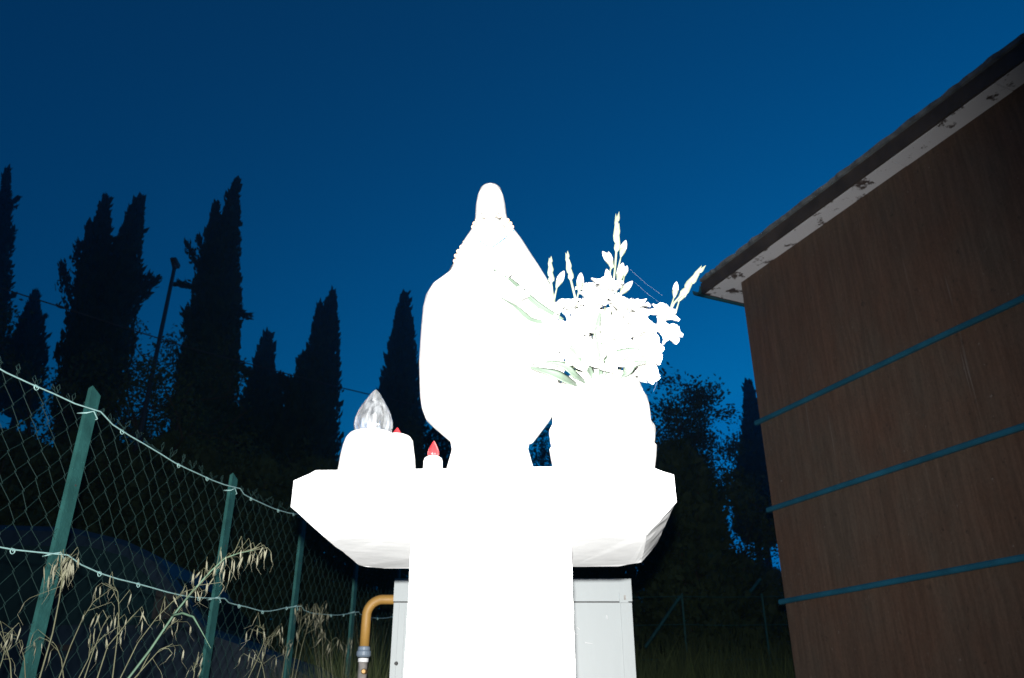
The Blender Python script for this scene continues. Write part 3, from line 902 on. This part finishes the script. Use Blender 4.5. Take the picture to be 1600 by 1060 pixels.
for y, hw, ry in robe:
    z = P(766, y, SY).z
    cx = sx(766, y); rx = sx(766 + hw, y) - cx
    fold = .0045 * smooth(420, 640, y)
    rr.append([Vector((cx + math.cos(t) * (rx + fold * (math.sin(13 * t) + .5 * math.sin(23 * t + 1))), SY - .004 + math.sin(t) * (ry + fold * (math.sin(13 * t) + .5 * math.sin(23 * t + 1))), z)) for t in [2 * PI * k / 96 for k in range(96)]])
m_.loft(rr); m_.build('robe', M['statue'], st, shade=True, fix=True)
# base block under the robe
cx = P(768, 735, SY).x
m_ = MB()
def octo(r, z, ry): return [Vector((cx + r * math.cos(PI / 8 + k * PI / 4) * 1.05, SY + ry * math.sin(PI / 8 + k * PI / 4) * 1.05, z)) for k in range(8)]
m_.loft([octo(.088, ZT - .001, .092), octo(.088, ZT + .022, .092), octo(.080, ZT + .030, .084), octo(.070, ZT + .036, .074)])
m_.build('base', M['statue'], st, fix=True)
# head with a face looking a little down
hc = Vector((sx(766, 330), SY - .022, P(766, 331, SY).z))
m_ = MB(); rr = []
NH, NL = 40, 28
for i in range(NL + 1):
    ph = -PI / 2 + PI * i / NL
    row = []
    for k in range(NH):
        t = 2 * PI * k / NH
        x, y, z = math.cos(ph) * math.cos(t), math.cos(ph) * math.sin(t), math.sin(ph)
        w = 1 - .22 * max(0, -z) ** 1.5
        p = Vector((x * .0235 * w, y * .0285 * (1 - .1 * max(0, -z)), z * .038))
        if y < 0:
            fx_, fz_ = p.x / .0235, z
            p.y -= .0075 * math.exp(-(fx_ / .16) ** 2) * smooth(.22, -.16, fz_) * smooth(-.36, -.18, fz_)      # nose
            p.y += .0035 * (math.exp(-((fx_ - .38) / .17) ** 2) + math.exp(-((fx_ + .38) / .17) ** 2)) * math.exp(-((fz_ - .08) / .13) ** 2)   # eye sockets
            p.y -= .0022 * math.exp(-(fx_ / .30) ** 2) * math.exp(-((fz_ + .50) / .10) ** 2)     # lips
            p.y += .0018 * math.exp(-(fx_ / .35) ** 2) * math.exp(-((fz_ + .63) / .06) ** 2)
            p.y -= .0030 * math.exp(-(fx_ / .35) ** 2) * math.exp(-((fz_ + .86) / .14) ** 2)     # chin
        row.append(hc + Matrix.Rotation(R(-10), 3, 'X') @ p)
    rr.append(row)
m_.loft(rr); m_.build('head', M['statue'], st, shade=True, fix=True)
# sleeves and praying hands
for s in (-1, 1):
    m_ = MB()
    sh = Vector((hc.x + s * .055, SY - .02, P(766, 412, SY).z)); el = Vector((hc.x + s * .066, SY - .055, P(766, 500, SY).z)); wr = Vector((hc.x + s * .014, SY - .104, P(766, 462, SY).z))
    m_.tube([sh, sh.lerp(el, .5) + Vector((s * .006, 0, 0)), el, el.lerp(wr, .45) + Vector((0, 0, -.006)), wr], [.022, .026, .027, .026, .020], 18)
    m_.build('sleeve', M['statue'], st, shade=True)
    m_ = MB()
    up = Vector((0, -.34, 1)).normalized(); fw = Vector((0, -1, -.34)).normalized()
    pc = wr + Vector((-s * .0095, -.002, 0)) + up * .004
    m_.tube([pc - up * .012, pc + up * .006, pc + up * .020, pc + up * .030], [.0075, .0085, .0090, .0075], 10)
    for j, ln in enumerate((.021, .025, .024, .018)):
        b0 = pc + up * .024 + fw * (j - 1.5) * -.0046
        m_.tube([b0, b0 + up * ln * .5 + Vector((-s * .0006, 0, 0)), b0 + up * ln + Vector((-s * .001, 0, 0))], [.0032, .0029, .0018], 6)
    tb = pc + up * .006 - fw * -.008
    m_.tube([tb, tb + up * .010 + fw * .004, tb + up * .019 + fw * .003], [.0036, .0031, .002], 6)
    m_.build('hand', M['statue'], st, shade=True)

# rosary hung round the neck
ros = thing('bead_rosary', (hc.x, SY - .06, P(766, 372, SY).z), 'string of pale beads and blue cord around the neck of the statue', 'rosary')
bead_me = None
mb_b = MB()
NB = 10
for i in range(7):
    ph = -PI / 2 + PI * i / 6
    pass
mb_b.lathe([(.0005, -.0047), (.0024, -.0041), (.0041, -.0024), (.0047, 0), (.0041, .0024), (.0024, .0041), (.0005, .0047)], n=12)
bead_me = mb_b.mesh('bead', M['bead'], True)
beads = []
nz_ = P(766, 362, SY).z
for k in range(26):                       # round the neck over the mantle
    t = 2 * PI * k / 26
    beads.append(Vector((sx(770, 360) + math.cos(t) * .0455, SY - .004 + math.sin(t) * .072, nz_ + .006 * math.sin(t))))
for px_, py_, Yb in ((735, 366, SY - .02), (732, 373, SY - .028), (726, 379, SY - .03), (721, 386, SY - .032), (716, 393, SY - .034), (712.5, 400, SY - .036), (711, 408, SY - .045), (713, 416, SY - .056), (717, 424, SY - .064), (721, 432, SY - .070), (725, 440, SY - .074), (728, 448, SY - .078), (730, 456, SY - .082), (731, 464, SY - .085)):
    beads.append(P(px_, py_, Yb))
for p in beads:
    link_mesh('bead', bead_me, ros, Matrix.Translation(p))
m_ = MB()
m_.tube([P(735, 367, SY - .05), P(748, 375, SY - .072), P(767, 388, SY - .088), P(785, 375, SY - .074), P(803, 360, SY - .05)], .0009, 5)
m_.tube([P(767, 388, SY - .088), P(765, 410, SY - .098), P(763, 430, SY - .11)], .0008, 5)
m_.build('cord', M['cord'], ros)
c = P(763, 440, SY - .112)
m_ = MB(); m_.box((c.x - .0022, c.y - .0015, c.z - .014), (c.x + .0022, c.y + .0015, c.z + .012)); m_.box((c.x - .009, c.y - .0013, c.z + .001), (c.x + .009, c.y + .0013, c.z + .0055))
m_.build('cross', M['bead'], ros)

# ------------------------------------------------------------------ flower pot and bouquet
QY = 1.555
pc = P(940, 660, QY)
pot = thing('flower_pot', (pc.x, QY, ZT), 'white barrel-shaped flower pot with stepped ribs on the right of the shelf', 'flower pot')
pp = [(766, 70), (760, 72), (740, 76), (731, 78.5), (716, 81), (704.5, 83.5), (702, 80), (690, 82), (676, 82), (670.5, 81.5), (667.5, 76.5), (655, 76.5), (640, 75), (624, 71.5), (620.5, 66), (612, 65.5), (604, 62.5), (599, 58), (597, 54), (600, 49), (606, 48), (620, 48)]
def rz(hw, y): return (P(940 + hw, y, QY).x - P(940, y, QY).x) , P(940, y, QY).z - ZT
m_ = MB(); m_.lathe([rz(hw, y) if i else (rz(hw, y)[0], 0.001) for i, (y, hw) in enumerate(pp)], (pc.x, QY, ZT), 64,
                    mod=lambda t, z, r: .0012 * math.sin(12 * t + (PI if int(z / .036) % 2 else 0)))
m_.build('pot_body', M['pot'], pot, shade=False, fix=True)
m_ = MB(); zsoil = P(940, 606, QY).z
m_.lathe([(.002, -.004), (.057, -.006), (.057, -.001), (.002, .004)], (pc.x, QY, zsoil), 24); m_.build('filling', M['soil'], pot, fix=True)

bq = thing('flower_bouquet', (pc.x, QY, zsoil), 'bouquet of white gladioli with pale green buds and leaves in the white pot', 'bouquet')
def blossom_mesh(seed, Rr=.040, H=.034):
    rnd = random.Random(seed)
    m_ = MB()
    for k in range(6):
        th = 2 * PI * k / 6 + rnd.gauss(0, .08)
        rk = Rr * (1.0 if k % 2 else .86) * rnd.uniform(.9, 1.1)
        hk = H * (1.0 if k % 2 else 1.12)
        curl = rnd.uniform(.55, 1.15)
        rows = []
        for i in range(7):
            s = i / 6
            rad = rk * (.10 + .95 * s ** 1.35)
            z = hk * (s ** .8) * (1.05) - hk * curl * .75 * max(0, s - .55) ** 1.4
            wd = rk * .50 * math.sin(PI * min(1, (s * .90 + .07))) ** .75
            row = []
            for j in range(5):
                q = (j - 2) / 2
                ruf = .0030 * s * math.sin(9 * s + j * 2.4 + k)
                row.append(Vector((rad, q * wd, z + .30 * wd * q * q + ruf)))
            rows.append(row)
        c_, s_ = math.cos(th), math.sin(th)
        o = len(m_.v)
        for row in rows:
            m_.v += [(p.x * c_ - p.y * s_, p.x * s_ + p.y * c_, p.z) for p in row]
        for i in range(6):
            for j in range(4):
                a = o + i * 5 + j
                m_.f.append((a, a + 1, a + 6, a + 5))
    m_.lathe([(.001, -.018), (.0035, -.014), (.0055, 0), (.0075, .008)], n=8)
    for k in range(3):
        t = 2 * PI * k / 3
        m_.tube([(0, 0, .004), (.003 * math.cos(t), .003 * math.sin(t), H * .75)], [.0009, .0013], 4)
    return m_.mesh('blossom', M['petal'], True)
blm = [blossom_mesh(s) for s in (1, 2, 3, 4)]
def aim(p, d, sc_=1.0, roll=0.0):
    d = Vector(d).normalized()
    return Matrix.Translation(p) @ d.to_track_quat('Z', 'Y').to_matrix().to_4x4() @ Matrix.Rotation(roll, 4, 'Z') @ Matrix.Diagonal((sc_, sc_, sc_, 1))
rb_ = random.Random(5)
spots = [(1036, 492, 1.48, .85), (1044, 522, 1.50, .8), (1012, 545, 1.46, .95), (1008, 580, 1.50, .9), (1000, 512, 1.44, 1.0),
         (950, 448, 1.50, .95), (968, 478, 1.47, 1.0), (990, 478, 1.52, .9), (930, 470, 1.46, 1.0), (918, 505, 1.43, 1.1),
         (884, 480, 1.50, .85), (862, 492, 1.48, .9), (836, 512, 1.47, .95), (806, 466, 1.46, .75), (818, 540, 1.47, .9),
         (788, 436, 1.47, .62), (850, 552, 1.44, 1.0), (880, 530, 1.42, 1.05), (955, 520, 1.41, 1.1), (975, 555, 1.43, 1.0),
         (905, 555, 1.42, .95), (940, 560, 1.42, .9), (865, 575, 1.46, .8), (905, 478, 1.56, .9), (1005, 486, 1.55, .8), (965, 500, 1.60, 1.0), (890, 510, 1.60, 1.0), (990, 580, 1.56, .9), (1000, 530, 1.58, 1.0), (930, 500, 1.58, 1.1), (905, 530, 1.58, 1.1), (850, 520, 1.58, 1.0), (960, 545, 1.6, 1.1), (925, 452, 1.53, .8), (985, 505, 1.5, 1.0)]
core = P(935, 590, 1.53)
def stem(pts, rad, n=5):
    m_ = MB(); m_.tube(pts, rad, n); m_.build('stem', M['budg'], bq, shade=True)
for i, (x, y, Y, s) in enumerate(spots):
    p = P(x, y, Y)
    d = (p - core).normalized() * .8 + Vector((0, -.75, .05)) + Vector((rb_.gauss(0, .15), rb_.gauss(0, .12), rb_.gauss(0, .15)))
    d.normalize()
    link_mesh('blossom', blm[i % 4], bq, aim(p - d * .022 * s, d, s * .98, rb_.random() * 6))
    q = p - d * .035
    stem([Vector((pc.x + rb_.uniform(-.03, .03), QY + rb_.uniform(-.02, .02), zsoil)), core.lerp(q, .4) + Vector((0, .01, .01)), q], [.003, .0026, .002], 5)
# buds and flower spikes
bm_ = MB(); bm_.lathe([(.0006, -.004), (.0035, .002), (.0075, .012), (.0080, .020), (.0062, .030), (.0026, .038), (.0005, .041)], n=10, mod=lambda t, z, r: .08 * r * math.sin(3 * t + z * 60))
bud_me = bm_.mesh('bud', M['petal'], True)
cm_ = MB(); cm_.lathe([(.001, -.008), (.0046, 0), (.0072, .008), (.0082, .014), (.0078, .0142), (.003, .010)], n=8)
cal_me = cm_.mesh('calyx', M['budg'], True)
def bud(x, y, Y, tx, ty, s, par=None):
    a, b_ = P(x, y, Y), P(tx, ty, Y)
    o = link_mesh('bud', bud_me, bq, aim(a, b_ - a, s, x))
    k = bpy.data.objects.new('calyx', cal_me); sc.collection.objects.link(k); k.parent = o
    return a
def spike(pts, Y, green_from, w=.0062):
    """flower stem whose end is wrapped in overlapping green bracts"""
    pw = [P(x, y, Y) for x, y in pts]
    stem(pw, [.0026] * (len(pw) - 1) + [.0012], 6)
    m_ = MB()
    a, b_ = pw[green_from], pw[-1]
    ax_ = (b_ - a); n = 5
    sdv = ax_.normalized().cross(Vector((0, 1, 0))).normalized()
    for k in range(n):
        q = k / n
        p = a + ax_ * q
        sg = 1 if k % 2 else -1
        ln = ax_.length * (.50 - .22 * q) * (1.15 if k % 2 else .9)
        d = (ax_.normalized() + sdv * sg * .11 + Vector((0, -.05, 0))).normalized()
        wd = w * (1.0 - .5 * q)
        rings = []
        for j, (s, r_) in enumerate(((0, .35), (.2, .95), (.42, .95), (.7, .5), (1, .03))):
            c = p + d * ln * s
            rings.append([c + (sdv * math.cos(t) * 1.0 + Vector((0, 1, 0)) * math.sin(t) * .6) * wd * r_ for t in [2 * PI * h / 6 for h in range(6)]])
        m_.loft(rings)
    m_.build('bract_spike', M['budg'], bq, fix=True)
spike([(952, 500), (957, 455), (961, 420), (963, 394), (965, 336)], 1.52, 3, .0068)
spike([(868, 500), (864, 465), (861, 442), (860, 404)], 1.50, 2, .0066)
spike([(902, 480), (897, 458), (892, 438), (886, 396)], 1.50, 2, .0062)
spike([(1040, 500), (1053, 474), (1064, 462), (1098, 418)], 1.50, 2, .0078)
for x, y, tx, ty, s in ((971, 398, 981, 366, .95), (956, 414, 938, 388, .95), (955, 416, 949, 384, .9), (967, 438, 975, 404, 1.1), (971, 458, 988, 440, .95), (953, 446, 948, 422, 1.0), (871, 446, 884, 418, .95), (905, 452, 909, 416, 1.0), (1054, 462, 1058, 434, .85), (976, 430, 982, 408, .6), (1062, 468, 1078, 444, .9)):
    a = bud(x, y, 1.515, tx, ty, s)
    stem([a, P(x - (6 if x < 1000 else 8), y + 26, 1.52)], [.0018, .0022], 5)
def leaf(pts, wd, name='leaf', twist=0.3):
    pw = [P(*p) for p in pts]
    fine = []
    for i in range(len(pw) - 1):
        p0, p1, p2, p3 = pw[max(0, i - 1)], pw[i], pw[i + 1], pw[min(len(pw) - 1, i + 2)]
        for k in range(5):
            t = k / 5
            fine.append(.5 * ((2 * p1) + (p2 - p0) * t + (2 * p0 - 5 * p1 + 4 * p2 - p3) * t * t + (3 * p1 - p0 - 3 * p2 + p3) * t ** 3))
    fine.append(pw[-1])
    m_ = MB(); n = len(fine); rings = []
    for i, p in enumerate(fine):
        s = i / (n - 1)
        d = (fine[min(n - 1, i + 1)] - fine[max(0, i - 1)]).normalized()
        sd = d.cross(Vector((math.sin(twist * 3 * s), -1, .25))).normalized()
        nn = sd.cross(d)
        w = wd * (math.sin(PI * min(1, .14 + .86 * s)) ** .7) + .0003
        rings.append([p - sd * w + nn * w * .28, p - sd * w * .5 + nn * w * .06, p, p + sd * w * .5 + nn * w * .06, p + sd * w + nn * w * .28,
                      p + sd * w * .5 + nn * (w * .06 + .0007), p + nn * .0007, p - sd * w * .5 + nn * (w * .06 + .0007)])
    m_.loft(rings)
    return m_.build(name, M['leaf'], bq, shade=True, fix=True)
leaf([(944, 600, 1.49), (948, 578, 1.45), (962, 560, 1.42), (1000, 545, 1.41)], .017)
leaf([(930, 600, 1.49), (918, 575, 1.45), (900, 552, 1.42), (885, 540, 1.41)], .014)
leaf([(905, 604, 1.49), (885, 594, 1.44), (862, 584, 1.42), (826, 574, 1.43)], .012)
leaf([(962, 600, 1.49), (976, 584, 1.45), (992, 570, 1.43), (1012, 566, 1.42)], .009)
leaf([(920, 602, 1.49), (900, 588, 1.44), (880, 572, 1.42), (850, 566, 1.42)], .010)
leaf([(880, 500, 1.48), (840, 476, 1.46), (800, 440, 1.46), (766, 418, 1.47)], .007)
leaf([(860, 505, 1.48), (830, 500, 1.45), (806, 480, 1.44), (776, 462, 1.46)], .006)
leaf([(936, 600, 1.49), (938, 560, 1.43), (932, 520, 1.40), (938, 486, 1.39)], .010)
# threads of an old spider's web on the flowers
web = thing('spider_web', P(1000, 440, 1.5), 'torn spider web threads hanging on the right side of the bouquet', 'spider web')
m_ = MB()
W0 = [(984, 421), (1035, 462), (1040, 480), (1000, 455), (990, 440), (1010, 442), (1030, 585), (1028, 600), (1021, 612)]
for a, b_ in ((0, 1), (4, 2), (6, 8)):
    m_.tube([P(*W0[a], 1.5), P((W0[a][0] + W0[b_][0]) / 2, (W0[a][1] + W0[b_][1]) / 2 + 2, 1.5), P(*W0[b_], 1.5)], .00005, 3)
tag(m_.build('thread', M['ring'], web), kind='stuff')

# ------------------------------------------------------------------ grave candles on the left of the shelf
def flame_shape(mb_, c, rad, h, nrib, amp, n=48):
    prof = [(.80, 0), (.93, .06), (1.0, .16), (.97, .30), (.86, .45), (.70, .60), (.50, .745), (.47, .76), (.30, .87), (.13, .965), (.02, 1.0)]
    mb_.lathe([(r * rad, z * h) for r, z in prof], c, n, mod=lambda t, z, r: amp * rad * math.sin(nrib * t) * smooth(0.78 * h, .35 * h, z))
def candle(name, label, px, Y, body, flame, fl_mat, rib, grp='electric grave candles'):
    """body: [(px y, half px)], flame: (bottom y, top y, half px)"""
    c = P(px, 735, Y)
    t = thing(name, (c.x, Y, ZT), label, 'candle', grp)
    pr = []
    for y, hw in body:
        pr.append((P(px + hw, y, Y).x - P(px, y, Y).x, P(px, y, Y).z - ZT))
    pr[0] = (pr[0][0], .0005)
    pr.append((pr[-1][0] * .3, pr[-1][1] + .001))
    m_ = MB(); m_.lathe(pr, (P(px, body[-1][0], Y).x, Y, ZT), 40); m_.build('lamp_body', M['candle'], t, shade=True, fix=True)
    fb, ft, hw = flame
    zc, zt = P(px, fb, Y).z, P(px, ft, Y).z
    m_ = MB(); flame_shape(m_, (P(px, fb, Y).x, Y, zc), P(px + hw, fb, Y).x - P(px, fb, Y).x, zt - zc, rib, .05)
    m_.build('flame', M[fl_mat], t, shade=True, fix=True)
    return t, zc
t_, zc = candle('grave_candle', 'large white candle lamp with a clear ribbed flame, leftmost on the shelf', 582, 1.50,
       [(762, 53), (755, 52), (735, 49), (715, 47), (700, 44.5), (689, 41.5), (682, 37), (679, 31), (678, 24)], (679, 609, 29.5), 'clear', 11)
# bulb holder inside the clear flame
cpx = P(582, 679, 1.50)
m_ = MB(); m_.lathe([(.010, 0), (.010, .014), (.006, .020), (.005, .036), (.001, .040)], (cpx.x, 1.50, zc), 16); m_.build('bulb', M['candle'], t_, shade=True, fix=True)
candle('grave_candle', 'white candle lamp with a red flame tip half hidden behind the large one', 620, 1.575,
       [(768, 36), (735, 33), (718, 31), (702, 28), (690, 26), (684, 22), (680.5, 14)], (683, 668, 7), 'red', 6)
candle('grave_candle', 'small white candle lamp with a red flame between the large candle and the statue', 677, 1.52,
       [(766, 15.5), (735, 15.2), (722, 15), (717, 13.5), (714, 9), (713, 6)], (714, 689, 8.8), 'red', 6)

# ------------------------------------------------------------------ wild oats in front of and along the fence
def spikelet_mesh(seed):
    rnd = random.Random(seed)
    mb_ = MB(); d = Vector((0, 0, -1)); sd = Vector((1, 0, 0))
    for sg in (-1, 1):
        dd = (d + sd * sg * rnd.uniform(.03, .11)).normalized()
        nn = Vector((0, 1, 0))
        rings = []
        for q, r_ in ((0, .3), (.22, 1), (.5, .8), (.8, .3), (1, .03)):
            c = dd * q * (1 if sg > 0 else rnd.uniform(.8, .95))
            rings.append([c + (sd * math.cos(t) + nn * math.sin(t) * .6) * .062 * r_ for t in (0, PI / 2, PI, 3 * PI / 2)])
        mb_.loft(rings, cap=False)
    mb_.tube([(0, 0, -.6), (rnd.gauss(0, .1), rnd.gauss(0, .1), -1.1), (rnd.gauss(0, .25), rnd.gauss(0, .2), -1.75)], [.02, .014, .007], 3)
    return mb_.mesh('spikelet', M['husk'])
SPK = [spikelet_mesh(k) for k in range(4)]
def oat(label, pts, Y, n_sp, start=.45, ln=.032, group='wild oat stalks in front of the fence', leaves=(), seed=0, r=.0022, Y2=None):
    rnd = random.Random(seed)
    pw = [P(x, y, lerp(Y, Y2 or Y, i / (len(pts) - 1))) for i, (x, y) in enumerate(pts)]
    d0 = (pw[0] - pw[1]).normalized()
    gz = g(pw[0].x, pw[0].y)
    ft = Vector((pw[0].x + d0.x * .12, pw[0].y + .02, gz))
    full = [ft, ft.lerp(pw[0], .5) + Vector((-d0.x * .03, 0, 0))] + pw
    t = thing('wild_oat', ft, label, 'grass', group)
    m_ = MB()
    n = len(full)
    m_.tube(full, [r * (1.25 - .9 * (i / (n - 1))) for i in range(n)], 5)
    m_.build('stalk', M['straw'] if not leaves else M['oatleaf'], t, shade=True)
    m_ = MB()
    tot = len(pw) - 1
    for k in range(n_sp):
        q = start + (1 - start) * (k + rnd.random()) / n_sp
        i = min(tot - 1, int(q * tot)); f = q * tot - i
        a = pw[i].lerp(pw[i + 1], f)
        al = (pw[i + 1] - pw[i]).normalized()
        out = (al * rnd.uniform(.3, 1.0) + Vector((rnd.gauss(0, .5), rnd.gauss(0, .5), rnd.gauss(.1, .3)))).normalized()
        l1 = rnd.uniform(.012, .085) * (1.25 - .6 * q)
        m1 = a + out * l1
        e = m1 + Vector((out.x * .012, out.y * .012, -.012))
        m_.tube([a, m1, e], [.0007, .0006, .0005], 3)
        sz = ln * rnd.uniform(.7, 1.25)
        link_mesh('spikelet', SPK[rnd.randrange(4)], t, Matrix.Translation(e) @ Matrix.Rotation(rnd.gauss(0, .2), 4, 'X') @ Matrix.Rotation(rnd.gauss(0, .2), 4, 'Y') @ Matrix.Rotation(rnd.random() * 6.28, 4, 'Z') @ Matrix.Diagonal((sz, sz, sz, 1)))
    tag(m_.build('branch', M['straw'], t), kind='stuff')
    for lp in leaves:
        pl = [P(*p) for p in lp]
        lm = MB(); rings = []
        fine = []
        for i in range(len(pl) - 1):
            for k in range(4): fine.append(pl[i].lerp(pl[i + 1], k / 4))
        fine.append(pl[-1])
        for i, p in enumerate(fine):
            s = i / (len(fine) - 1)
            d = (fine[min(len(fine) - 1, i + 1)] - fine[max(0, i - 1)]).normalized()
            sd = d.cross(Vector((.3 * math.sin(3 * s), -1, .2))).normalized()
            w = .0052 * (1 - s) ** .6 * (.6 + .4 * math.sin(PI * s)) + .0004
            nn = sd.cross(d) * .0006
            rings.append([p - sd * w, p + nn * 3, p + sd * w, p + nn * 2])
        lm.loft(rings); lm.build('blade', M['oatleaf'], t, shade=True, fix=True)
    return t
oat('thick wild oat arching right across the second fence post, with a bent leaf', [(196, 1066), (235, 1015), (272, 960), (300, 925), (330, 892), (352, 872), (375, 864), (396, 860)], 2.45, 34, .36, .030,
    leaves=[[(268, 962, 2.45), (285, 958, 2.43), (302, 964, 2.41), (314, 985, 2.40), (330, 1014, 2.40)]], seed=1, r=.0036)
oat('wild oat drooping over the foot of the nearest post, below the middle wire', [(60, 1066), (82, 990), (92, 940), (97, 905), (95, 884), (102, 876)], 2.3, 20, .5, .034, seed=2)
SH = 'straw-coloured wild oat stalk rising in front of the chain-link fence'
rnd = random.Random(77)
near = [([(90, 1066), (110, 1010), (130, 965), (145, 942), (152, 935)], 2.45, 9), ([(175, 1066), (183, 1000), (186, 955), (184, 925), (176, 912)], 2.5, 14),
        ([(150, 1066), (168, 1010), (185, 990), (205, 965), (222, 948)], 2.4, 12), ([(130, 1066), (145, 1020), (160, 980), (170, 962)], 2.45, 12),
        ([(185, 1066), (215, 1005), (245, 965), (275, 935), (292, 922)], 2.55, 18), ([(120, 1066), (138, 1030), (146, 1005)], 2.4, 10),
        ([(18, 1066), (16, 1035), (8, 1005), (-2, 985)], 2.15, 14), ([(-8, 1066), (4, 1030), (8, 1010)], 2.2, 10), ([(40, 1066), (38, 1030), (30, 1000), (18, 980)], 2.5, 8),
        ([(205, 1066), (232, 1035), (250, 1015), (262, 1010)], 2.4, 7), ([(210, 1066), (240, 1010), (262, 980), (280, 968)], 2.6, 12),
        ([(100, 1066), (96, 1030), (88, 1010), (80, 1000)], 2.5, 8), ([(300, 1075), (304, 1050), (303, 1035)], 2.7, 4)]
ORD = ['first', 'second', 'third', 'fourth', 'fifth', 'sixth', 'seventh', 'eighth', 'ninth', 'tenth', 'eleventh', 'twelfth', 'thirteenth', 'fourteenth', 'fifteenth', 'sixteenth']
near.sort(key=lambda e: e[0][-1][0])
for i, (pts, Y, n) in enumerate(near):
    oat('slim straw-coloured wild oat, %s from the left edge before the fence' % ORD[i], pts, Y, max(4, int(n * .45)), .4, .026, seed=100 + i, r=.0019)
for lb, pts, Y, n, sd in [('wild oat nearest the second post, bent to the left', [(385, 1066), (400, 1035), (412, 1005), (412, 985), (406, 978)], 3.2, 8, 150), ('wild oat leaning right between the second and third post', [(400, 1066), (412, 1025), (420, 995), (430, 988)], 3.3, 6, 151),
                          ('shortest wild oat at the frame foot between second and third post', [(415, 1066), (410, 1040), (404, 1028)], 3.1, 6, 152)]:
    oat(lb, pts, Y, n, .45, .030, 'wild oats by the third post', seed=sd, r=.0019)
for lb, pts, Y, n, sd in [('wild oat just right of the third post, tip above the middle wire', [(455, 1066), (464, 1010), (470, 972), (472, 945)], 4.0, 8, 170), ('wild oat second right of the third post, leaning right', [(460, 1066), (472, 1010), (482, 975), (486, 952)], 4.1, 7, 171),
                          ('bushiest wild oat between the third post and the ochre pipe', [(505, 1066), (504, 1010), (502, 970), (499, 950)], 4.6, 26, 172), ('low wild oat closest to the ochre pipe on its left', [(535, 1066), (540, 1020), (544, 1000)], 4.7, 8, 173),
                          ('low wild oat between the bushiest oat and the pipe', [(520, 1066), (516, 1020), (518, 1000)], 4.4, 6, 174), ('low wild oat crossing the foot of the third post', [(440, 1066), (446, 1020), (452, 1000)], 4.0, 6, 175)]:
    oat(lb, pts, Y, n, .45, .034, 'wild oats left of the pipe', seed=sd, r=.0022)

# ------------------------------------------------------------------ grass that nobody could count
def blades(name, label, n, area, hmin, hmax, seed, wd=.0035, mat_='grass'):
    rnd = random.Random(seed)
    m_ = MB()
    for _ in range(n):
        x, y = area(rnd)
        z = g(x, y) - .02
        h = rnd.uniform(hmin, hmax) * (.75 + .35 * noise.noise((x * .8, y * .8, seed)))
        th = rnd.random() * 2 * PI
        ld = Vector((math.cos(th), math.sin(th), 0)) * h * rnd.uniform(.05, .35)
        sd = Vector((1, rnd.uniform(-.4, .4), 0)).normalized() * wd * rnd.uniform(.6, 1.5)
        b_ = Vector((x, y, z)); md = b_ + ld * .3 + Vector((0, 0, h * .6)); tp = b_ + ld + Vector((0, 0, h))
        o = len(m_.v)
        m_.v += [tuple(b_ - sd), tuple(b_ + sd), tuple(md + sd * .7), tuple(md - sd * .7), tuple(tp)]
        m_.f += [(o, o + 1, o + 2, o + 3), (o + 3, o + 2, o + 4)]
    return tag(m_.build(name, M[mat_]), label, 'grass', kind='stuff')
blades('grass', 'tall grass along the foot of the fence and cabinet', 9000, lambda r: ((lambda y: (fx(y) + r.uniform(-.3, .75) * (1 if y > 4.4 else .25) , y))(r.uniform(3.0, 7.0))), .95, 1.5, 61, .0028)
blades('grass', 'tall grass between the third fence post and the ochre pipe', 1500, lambda r: (lambda y: (r.uniform(-.265, -.135) * y, y))(r.uniform(3.9, 6.2)), 1.1, 1.7, 64, .0022, 'grass')
blades('grass', 'thin dry grass stems between third post and pipe', 420, lambda r: (lambda y: (r.uniform(-.265, -.135) * y, y))(r.uniform(3.9, 5.6)), 1.1, 1.75, 65, .0016, 'straw')
blades('grass', 'grass growing behind the grey cabinet up to the pipe', 6000, lambda r: (r.uniform(-1.1, 1.2), r.uniform(4.6, 8.5)), .9, 1.45, 62, .004)
blades('grass', 'dark meadow grass on the rising bank', 42000, lambda r: ((lambda y: (r.uniform(-.75, .62) * y, y))(8 + 17 * r.random() ** .8)), .6, 1.4, 63, .010)

# ------------------------------------------------------------------ thin volume added for a faint glow round the flash-lit statue
HZ = 0.0042
hm = bpy.data.materials.new('glow_volume')
hm.use_nodes = True
hn = hm.node_tree.nodes
hn.remove(hn['Principled BSDF'])
pv = hn.new('ShaderNodeVolumePrincipled')
pv.inputs['Color'].default_value = (.22, .66, 1, 1)
pv.inputs['Density'].default_value = HZ
pv.inputs['Anisotropy'].default_value = 0.955
hm.node_tree.links.new(pv.outputs[0], hn['Material Output'].inputs['Volume'])
m_ = MB(); m_.box((-160, -45, -2.5), (160, 160, 22))
tag(m_.build('glow_haze', hm), 'thin air volume added for a faint glow around the white statue', 'added glow', kind='stuff')
